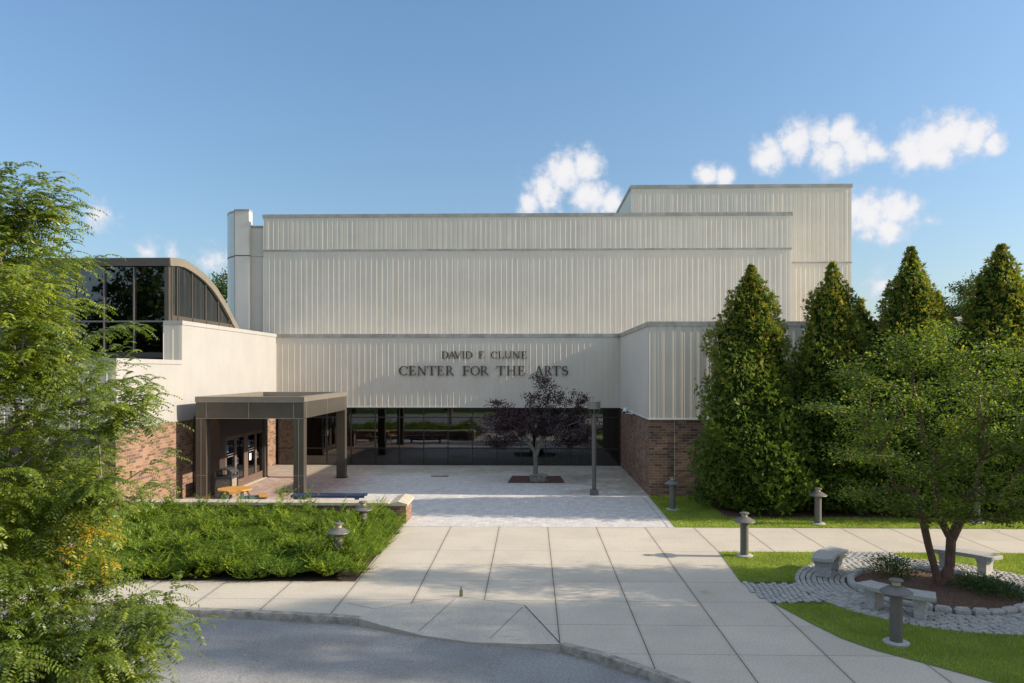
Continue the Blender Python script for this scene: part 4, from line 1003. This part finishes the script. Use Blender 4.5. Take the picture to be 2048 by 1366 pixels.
# ---- juniper hedge
def juniper():
    x0, x1, y0, y1 = -16.5, -3.93, 17.36, 23.95
    o = empty('juniper_hedge', ((x0+x1)/2, (y0+y1)/2, 0)); tag(o, 'broad spreading bright green juniper hedge between the low wall and the walk', 'hedge')
    off = np.array(o.location)
    ph = rg.random(8)*6
    def H(x, y):
        up = .10+.10*np.clip((y-21.5)/2,0,1)*np.clip((-5.2-x)/1.5,0,1)
        n_ = .14*np.sin(x*1.9+ph[0]+.8*np.sin(y*1.3))+.12*np.sin(y*2.3+ph[1]+.9*np.sin(x*1.1+ph[2]))+.07*np.sin(x*4.1+y*3.3+ph[3])+.05*np.sin(x*7.1-y*5.7)
        ed = np.minimum(np.minimum((x1-x)/.55, (y-y0)/.5), 1.); ed = np.clip(ed, 0, 1)
        return (.64+up+1.1*n_)*np.sqrt(ed)
    # inner woody mass
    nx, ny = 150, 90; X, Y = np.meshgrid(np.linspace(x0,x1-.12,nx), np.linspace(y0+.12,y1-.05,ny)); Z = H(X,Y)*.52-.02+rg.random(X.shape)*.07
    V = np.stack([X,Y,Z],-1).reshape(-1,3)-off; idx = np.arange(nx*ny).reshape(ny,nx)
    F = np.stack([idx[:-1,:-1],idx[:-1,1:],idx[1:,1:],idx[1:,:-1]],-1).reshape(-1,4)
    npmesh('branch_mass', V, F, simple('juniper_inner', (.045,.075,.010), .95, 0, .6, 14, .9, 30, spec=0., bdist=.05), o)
    nc = 520; cx = rg.uniform(x0, x1-.22, nc); cy = rg.uniform(y0+.25, y1-.02, nc)
    cx = np.concatenate([cx, np.full(22, x1-.17)+rg.normal(size=22)*.04, rg.uniform(x0,x1-.2,60)]); cy = np.concatenate([cy, np.linspace(y0+.2,y1,22), np.full(60,y0+.20)+rg.normal(size=60)*.05])
    nc = len(cx); ch_ = H(cx,cy)*rg.uniform(.42,1.12,nc); per_ = 24; ci = np.repeat(np.arange(nc), per_); n_ = len(ci)
    az = rg.random(n_)*2*PI; az = np.where(rg.random(n_)<.45, -.9+rg.normal(size=n_)*.8, az); el = rg.uniform(.0,.95,n_)**1.0
    near = (x1-cx[ci] < .5); az = np.where(near & (rg.random(n_)<.8), rg.normal(size=n_)*.7, az)
    r0 = rg.random(n_)*.16; S = np.stack([cx[ci]+np.cos(az)*r0, cy[ci]+np.sin(az)*r0, np.maximum(ch_[ci]*rg.uniform(.55,1.,n_)-.12, .06)],-1); 
    D = np.stack([np.cos(az)*np.cos(el), np.sin(az)*np.cos(el), np.sin(el)],-1); S = S-off
    Ls = rg.uniform(.16,.36,n_); Ls = np.where(rg.random(n_)<.07, Ls*1.5, Ls); Ls = np.where(near, Ls*.75, Ls); side = unit(np.cross(D, [0,0,1.])); fr = rg.random(n_); K = 12; AP, AD, AU, RN, LN_ = [], [], [], [], []
    for k in range(K):
        t_ = (k+.3)/K; p = S+D*(Ls*t_)[:,None]+np.array([0,0,1.])*(Ls*.3*t_*t_)[:,None]
        for s_ in ((-1,1) if k < K-1 else (0,)):
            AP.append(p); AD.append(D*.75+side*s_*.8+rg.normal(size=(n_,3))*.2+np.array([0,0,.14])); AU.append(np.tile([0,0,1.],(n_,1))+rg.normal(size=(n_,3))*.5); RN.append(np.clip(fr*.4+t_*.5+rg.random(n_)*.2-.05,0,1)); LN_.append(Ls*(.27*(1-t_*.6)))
    P_ = np.concatenate(AP); ll = np.concatenate(LN_)
    V, F = leaves(P_, np.concatenate(AD), np.concatenate(AU), ll, ll*.26+.004)
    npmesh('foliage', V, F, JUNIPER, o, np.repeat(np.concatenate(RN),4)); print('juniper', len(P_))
juniper()

# ---- arborvitae conifers
def conifer_mesh(seed, h, r, twin=False):
    g = np.random.default_rng(seed); ph = g.random(12)*6.28
    def prof(u):      # 0 ground .. 1 tip
        return np.interp(u, [0,.1,.25,.387,.545,.665,.774,.862,.90,.95,1], [.82,.95,1.,.95,.84,.69,.51,.38,.25,.10,.005])
    def rad(u, a):
        return r*np.maximum(prof(u)*(1+.14*np.sin(2*a+ph[0]+6*u)+.11*np.sin(3*a+ph[1]-9*u)+.13*np.sin(3*a+ph[2]+24*u)+.07*np.sin(9*a+33*u+ph[3])+.08*np.sin(27*u+ph[4]+2*a)), .02)
    n_ = 14000; u = 1-np.sqrt(1-g.random(n_)*.985); u = np.where(g.random(n_)<.16, g.uniform(.55,1,n_), u); a = g.random(n_)*2*PI; rr = rad(u,a)*np.where(g.random(n_)<.10, g.uniform(1.03,1.18,n_), g.uniform(.76,1.04,n_))
    S = np.stack([rr*np.cos(a), rr*np.sin(a), .12+u*(h-.2)],-1)
    out = np.stack([np.cos(a), np.sin(a), np.full(n_,.75)],-1); D = unit(out+g.normal(size=(n_,3))*.45); side = unit(np.cross(D, g.normal(size=(n_,3)))); fr = g.random(n_)
    AP, AD, AU, RN = [], [], [], []; sz = g.uniform(.08,.18,n_)*(1.1-.25*u); sz = np.where(g.random(n_)<.05, sz*1.7, sz)
    for k in range(5):
        s_ = (k-2)*.45; AP.append(S+D*(sz*(.15+.1*(k%2)))[:,None]); AD.append(D+side*s_+g.normal(size=(n_,3))*.22); AU.append(np.cross(D, side)+g.normal(size=(n_,3))*.5); RN.append(np.clip(fr*.6+g.random(n_)*.4,0,1))
    P_ = np.concatenate(AP); ll = np.tile(sz,5)*g.uniform(.6,1.,len(P_)); V, F = leaves(P_, np.concatenate(AD), np.concatenate(AU), ll, ll*.34)
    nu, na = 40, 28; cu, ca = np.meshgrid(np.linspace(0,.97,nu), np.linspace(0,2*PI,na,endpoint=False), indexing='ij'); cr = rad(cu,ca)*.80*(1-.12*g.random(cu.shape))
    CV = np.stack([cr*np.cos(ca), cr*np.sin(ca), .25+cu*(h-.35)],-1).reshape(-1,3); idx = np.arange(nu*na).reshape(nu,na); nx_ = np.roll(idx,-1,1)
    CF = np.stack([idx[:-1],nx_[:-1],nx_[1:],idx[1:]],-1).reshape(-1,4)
    return (V, F, np.repeat(np.concatenate(RN),4)), (CV, CF)
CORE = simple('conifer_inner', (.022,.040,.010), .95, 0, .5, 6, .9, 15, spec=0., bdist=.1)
def conifer(seed, h, r, loc, label, rz=0., src=None):
    if src is None:
        e_ = empty('arborvitae', loc, rz); (V,F,rn_),(CV,CF) = conifer_mesh(seed,h,r)
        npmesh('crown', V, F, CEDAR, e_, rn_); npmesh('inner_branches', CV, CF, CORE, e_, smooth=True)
        MB().lathe([(.16,-.05),(.12,.3),(.1,1.2)], n=10).build('trunk', BARKD, e_, True)
        e_['h'] = h; del e_['h']
    else: e_ = copy_tree(src); e_.location = loc; e_.rotation_euler.z = rz; e_.scale = (r, r, h)
    return tag(e_, label, 'conifer', 'tall conifers in front of the right wing')
c1 = conifer(1, 8.5, 1.72, (7.62,26.75,0), 'cone shaped conifer standing nearest the brick corner with golden tips')
c2 = conifer(2, 8.6, 1.64, (10.45,26.85,0), 'conifer overlapping the edge of the tall tower, second from the brick corner')
c3 = conifer(3, 9.1, 1.72, (13.0,26.6,0), 'pointed conifer directly behind the maple crown with sky on both sides')
c4 = conifer(0, 1.01, 1.1, (16.1,26.7,0), 'tall conifer at the right edge of the picture', 2.1, c3)
c5 = conifer(0, .86, .85, (11.75,27.7,0), 'smaller dark conifer tucked behind the second conifer', 1.1, c2)
c6 = conifer(0, .90, .85, (14.4,27.6,0), 'shorter conifer leaning against the pointed one behind the maple', 4.0, c1)
c7 = conifer(0, 1.0, 1.0, (18.6,26.6,0), 'conifer just cut off by the right edge of the picture', .7, c1)

# ---- broadleaf trees
def broadleaf(name, loc, base_pts, base_r, lobes, nattr, bark, leafm, lsize, per, spread, label, cat='tree', flat=.5, group=None, tip=.006, jit=.15, fold=.0, wr=.55, rmax=None, vs_=.55, inner=.4):
    e_ = empty(name, loc); tag(e_, label, cat, group)
    tot = sum(k for _,_,k in lobes); A_ = np.concatenate([ellipsoid_pts(max(2,int(nattr*k/tot)), c, r, .25) for c,r,k in lobes])
    wood, nodes, par, tips = grow('trunk', base_pts, base_r, A_, bark, e_, jit, tip, rmax=rmax)
    skip = sum(len(b) for b in base_pts)+1; ts = set(tips); idx = np.array([i for i in range(skip, len(nodes))]); wgt = np.array([per if i in ts else per*inner for i in idx]).astype(int)
    ii = np.repeat(idx, wgt); fpos = rg.random(len(ii))[:,None]; pa = np.array(par)[ii]
    P_ = nodes[pa]*(1-fpos)+nodes[ii]*fpos+rg.normal(size=(len(ii),3))*spread*np.array([1,1,vs_])
    D = rg.normal(size=(len(ii),3)); D[:,2] = D[:,2]*flat-.25; U = rg.normal(size=(len(ii),3))*flat; U[:,2] += 1
    ln = rg.uniform(.7,1.25,len(ii))*lsize; V, F = leaves(P_, D, U, ln, ln*wr, fold)
    npmesh('crown', V, F, leafm, e_, np.repeat(rg.random(len(ii)),4)); print(name, len(ii)); return e_
# maple with two cinnamon trunks in the planter
broadleaf('maple', (9.13,17.35,.03), [[(0,0,-.05),(-.12,0,.35),(-.26,.02,.9),(-.40,0,1.5),(-.6,0,2.1)],[(.16,0,-.05),(.20,0,.4),(.26,.05,1.0),(.5,.08,1.5),(.8,.1,2.1)],[(.16,0,-.05),(.22,0,.4),(.24,.02,1.0),(.02,.1,1.5),(-.05,.1,2.2)]], .085,
    [((-1.75,0,4.85),(.5,.7,.42),9),((-.8,0,5.2),(.5,.6,.55),11),((-.05,.1,5.35),(.42,.6,.5),10),((.8,0,5.0),(.6,.7,.6),12),((1.7,0,4.7),(.6,.8,.7),12),((-2.5,-.2,4.0),(.5,.7,.25),6),((-1.3,0,4.0),(.95,1.4,.6),18),
     ((.2,0,4.0),(1.2,1.5,.75),22),((1.8,.2,3.7),(1.1,1.4,.9),22),((-1.95,0,3.1),(.75,1.2,.38),11),((-.6,-.2,2.9),(1.1,1.4,.5),18),((1.0,0,2.7),(1.3,1.4,.6),22),((2.4,0,2.9),(.8,1.1,.9),14),((-1.4,-.3,2.05),(.8,.9,.35),12),
     ((-.25,-.6,1.8),(.65,.5,.35),9),((1.0,-.4,1.8),(.9,.8,.35),12),((2.2,0,2.0),(.8,.8,.4),8)], 330,
    BARKM, MAPLE, .070, 98, .21, 'two stemmed maple with cinnamon bark growing in the round mulch planter', flat=.4, wr=.6, rmax=.034, vs_=.30, inner=.08)
# purple leaved tree
broadleaf('purple_leaf_tree', (.18,34.15,.0), [[(0,0,-.05),(.02,0,.5),(.0,0,.95),(-.02,0,1.2),(-.25,0,1.6),(-.5,0,2.0)],[(0,0,.0),(.02,0,.5),(.03,0,1.0),(.2,.05,1.5),(.45,.05,2.0)],[(0,0,0),(.0,0,.5),(.0,.02,1.1),(.05,.1,1.9)]], .085,
    [((-1.5,0,2.25),(1.1,1.1,.75),28),((1.5,0,2.3),(1.35,1.2,.8),34),((0,0,2.6),(1.2,1.1,.6),24),((.2,0,3.7),(.7,.7,.6),8),((-1.45,0,3.25),(.55,.5,.32),6),((1.75,0,3.5),(.55,.5,.42),6),((.3,0,4.4),(.42,.4,.25),4),((.95,0,3.75),(.4,.5,.5),5),((-1.7,-.2,1.65),(.5,.7,.3),6),((2.1,-.1,1.7),(.7,.8,.3),8)], 300,
    BARKP, PURPLE, .080, 62, .14, 'small dark purple leaved tree growing from the square mulch bed on the plaza', flat=.9, wr=.7, rmax=.035)
# trees behind buildings and beyond
for i, (loc, s, lb, lobes) in enumerate([
    ((45,80,0),1.,'round green tree on the horizon behind the right hand conifers',[((0,0,10.3),(3.6,3,4.4),30),((4,1,8.5),(3.5,3,3.2),20),((-3,0,8.5),(2.4,3,2.8),16)]),
    ((-24.6,61,0),1.,'treetop showing between the curved roof and the stair tower',[((0,0,9.5),(1.9,2,3.2),20),((2.0,0,7.5),(1.6,2,2.6),14),((-2.5,0,8),(2,2,2),14)]),
    ((60,86,0),1.,'wide green tree on the horizon at the right edge of the picture',[((0,0,11),(4,3,4.),30),((-5,1,10),(3.5,3,3),20)])]):
    broadleaf('broadleaf_tree', loc, [[(0,0,-.3),(0,0,2),(.1,0,4)]], .3, lobes, 110, BARKD, FARLEAF, .26, 110, .55, lb, flat=.8, tip=.02, group='trees beyond the building')
# shade trees outside the frame on the right whose shadows fall over the road and walk
for i, (loc, lobes, na) in enumerate([
    ((15.6,16.4,0),[((0,0,4.2),(2.2,1.6,1.3),30),((1.8,.2,4.6),(1.6,1.5,1.4),18),((4.2,.2,6.6),(1.6,1.4,1.6),14)],200),
    ((14.9,12.6,0),[((0,0,5.4),(2.3,2.3,2.0),30),((1.6,1.2,4.4),(1.9,1.6,1.5),20),((-.9,1.1,3.9),(1.5,1.6,1.1),14),((0,-1.6,4.2),(2,1.3,1.4),14),((-.3,2.6,4.6),(2.0,1.2,1.3),16)],190),
    ((20.0,11.2,0),[((0,0,6.6),(3.0,2.8,2.6),30),((1.5,2.2,5.4),(2.3,1.9,1.8),20),((-1.5,1.5,5.2),(1.9,1.9,1.5),14)],170),
    ((24.5,13.2,0),[((0,0,11.8),(3.2,1.8,2.6),30),((0,-1.2,9.0),(3,2.2,1.9),24),((-.5,.2,7.0),(2.6,1.8,1.5),16)],220)]):
    broadleaf('shade_tree', loc, [[(0,0,-.1),(0,0,1.4),(.1,0,2.4)]], .2, lobes, int(na*1.3), BARKD, MAPLE, .15, 95, .3, ['shade tree off to the right level with the round planter','shade tree off to the right nearest the front lawn','shade tree off to the right by the road','tall shade tree off to the right beyond the others'][i], flat=.8, tip=.01)
# wood behind the photographer, mirrored in the glass
bk = []
e_ = broadleaf('roadside_tree', (-22,-16,0), [[(0,0,-.3),(0,0,2.5),(.2,0,4.5)]], .35, [((0,0,9),(5,4,4.5),30),((-4,0,7),(4,3,3),20),((4,0,7.5),(3.5,3,3.5),20)], 150, BARKD, FARLEAF, .5, 34, .6, 'roadside tree across the drive behind the viewpoint, leftmost of its row', flat=.8, tip=.02, group='trees across the drive')
for (x, y, s, rz, lb) in ((-11,-22,1.1,1.2,'roadside tree across the drive behind the viewpoint, second of its row'),(-1,-19,.85,2.4,'roadside tree across the drive behind the viewpoint, middle of its row'),(10,-23,1.15,4,'roadside tree across the drive behind the viewpoint, fourth of its row'),(21,-20,.95,5.2,'roadside tree across the drive behind the viewpoint, last of its row'),(-34,-14,1.2,3.1,'roadside tree across the drive far to the left behind the viewpoint')):
    c_ = copy_tree(e_); c_.location = (x,y,-.1); c_.scale = (s,s,s); c_.rotation_euler.z = rz; c_['label'] = lb
# small plants
def tuft(name, loc, n_, h, sp, label, cat, mat=SHRUB, upr=1.):
    g = np.random.default_rng(int(abs(loc[0]*100))); e_ = n_; P_ = np.stack([g.normal(size=n_)*sp*.45, g.normal(size=n_)*sp*.45, g.random(n_)*h*.75],-1); D = g.normal(size=(n_,3))*.6; D[:,2] = np.abs(D[:,2])*.5+upr*.6; D[:,:2] += P_[:,:2]*1.6/sp
    ln = g.uniform(.5,1.1,n_)*min(.09,h*.5); V, F = leaves(P_, D, g.normal(size=(n_,3)), ln, ln*.32)
    o = npmesh(name, V, F, mat, None, np.repeat(g.random(n_),4)); o.location = loc; return tag(o, label, cat)
tuft('shrub', (8.38,18.0,.05), 1500, .52, .52, 'small rounded green shrub at the back of the round planter', 'shrub')
for i, (x,y,lb) in enumerate([(9.75,16.9,'low leafy perennial right of the maple trunks'),(10.05,16.45,'scraggly low perennial at the right front of the round planter'),(10.0,17.3,'low perennial at the right back of the round planter')]):
    tag(tuft('perennial', (x,y,.05), 900, .22, .62, lb, 'plant'), group='low plants in the round planter')
tuft('weed', (3.81,16.66,.0), 160, .05, .18, 'little green weed tuft sprouting from a joint of the walk', 'weed', GRASSB, .3)
tuft('weed', (1.02,13.3,-.12), 160, .08, .16, 'little green weed tuft at the foot of the kerb', 'weed', GRASSB, .3)
# fallen leaves gathered in the gutter
n_ = 260; tt = rg.random(n_); gx = -5.3+tt*7.0; gy = np.interp(gx, [c[0] for c in CURB[3:]]+[-2.83,-1.98,-1.06,.52,1.52,2.31], [c[1] for c in CURB[3:]]+[14.55,14.15,13.84,13.49,12.7,11.87])-.07-np.abs(rg.normal(size=n_))*.06
V, F = leaves(np.stack([gx,gy,np.full(n_,-.122)],-1), np.stack([rg.normal(size=n_),rg.normal(size=n_),rg.random(n_)*.3],-1), np.tile([0,0,1.],(n_,1))+rg.normal(size=(n_,3))*.3, rg.uniform(.02,.045,n_), .018)
tag(npmesh('fallen_leaves', V, F, simple('dry_leaf', (.36,.19,.07), .8, 0, .4, 20)), 'dry orange leaf litter lying in the gutter along the kerb', 'leaves', kind='stuff')

# scattered dry leaves on the walks and lawns
n_ = 150; lx = rg.uniform(-3.8, 8, n_); ly = rg.uniform(12.8, 23, n_)
V, F = leaves(np.stack([lx,ly,np.full(n_,.022)],-1), np.stack([rg.normal(size=n_),rg.normal(size=n_),rg.random(n_)*.2],-1), np.tile([0,0,1.],(n_,1))+rg.normal(size=(n_,3))*.3, rg.uniform(.015,.04,n_), .016)
tag(npmesh('fallen_leaves', V, F, bpy.data.materials['dry_leaf']), 'few small dry leaves scattered over the concrete walk and lawn', 'leaves', kind='stuff')
# ---- grass blades
def inpoly(x, y, P):
    c = np.zeros(len(x), bool); n_ = len(P)
    for i in range(n_):
        x1_, y1_ = P[i]; x2_, y2_ = P[(i+1)%n_]
        cond = ((y1_ > y) != (y2_ > y)); xi = (x2_-x1_)*(y-y1_)/((y2_-y1_) if y2_ != y1_ else 1e-9)+x1_; c ^= cond & (x < xi)
    return c
LN2 = [(5.0,20.47),(16,20.47),(16,10.5),(8.4,10.7),(7.15,12.02),(6.45,12.81),(5.92,13.37),(5.60,13.9),(5.34,14.72),(5.03,15.97),(4.79,17.62)]
def blades(n_, bb, test, hmin, hmax, wd):
    x = rg.uniform(bb[0],bb[1],n_); y = rg.uniform(bb[2],bb[3],n_); k = test(x,y); x, y = x[k], y[k]; m_ = len(x)
    D = rg.normal(size=(m_,3))*.45; D[:,2] = 1; ln = rg.uniform(hmin,hmax,m_); V, F = leaves(np.stack([x,y,np.full(m_,.0)],-1), D, rg.normal(size=(m_,3)), ln, wd); return V, F, np.repeat(rg.random(m_),4)
def t2(x, y):
    k = inpoly(x,y,LN2); d = np.hypot(x-PC[0], y-PC[1]); k &= d > 2.84
    k &= ~((x < 7.6) & (y > 15.9+.12*np.sin((x-5)*1.2)) & (y < 17.55+.10*np.sin(x*2)) & (x < 6.6)); k &= ~((x > 8.0+.125*(20.5-y)) & (x < 9.6-.075*(20.5-y)) & (y > 19.2))
    for bx, by in ((6.42,13.66),(5.52,20.0)): k &= np.hypot(x-bx, y-by) > .22
    return k
def t1(x, y):
    k = inpoly(x,y,LN1) & ~((x > 6.4) & (y > 25.25) & (y < 28.5))
    for bx, by in ((8.97,24.23),(4.88,26.63)): k &= np.hypot(x-bx, y-by) > .22
    return k
A1 = blades(170000, (4.7,14,11,20.5), t2, .03,.085,.008); A2 = blades(90000, (4.4,20,23.6,29.5), t1, .04,.09,.012)
V = np.concatenate([A1[0],A2[0]]); F = np.arange(len(V)).reshape(-1,4)
tag(npmesh('grass', V, F, GRASSB, None, np.concatenate([A1[2],A2[2]])), 'short green mown grass on the lawns beside the walks', 'grass', kind='stuff')
# distant building
fb = empty('distant_building', (36,66,0)); tag(fb, 'pale beige building far away between the right hand conifers', 'building')
MB().box(-4.5,0,0,9,8,8.6).build('wall', FARW, fb); MB().add([(-4.7,-.2,8.6),(9.2,-.2,9.9),(9.2,8,9.9),(-4.7,8,8.6),(-4.7,-.2,8.9),(9.2,-.2,10.3),(9.2,8,10.3),(-4.7,8,8.9)],[(3,2,1,0),(4,5,6,7),(0,1,5,4),(1,2,6,5),(2,3,7,6),(3,0,4,7)]).build('roof', FARW, fb)
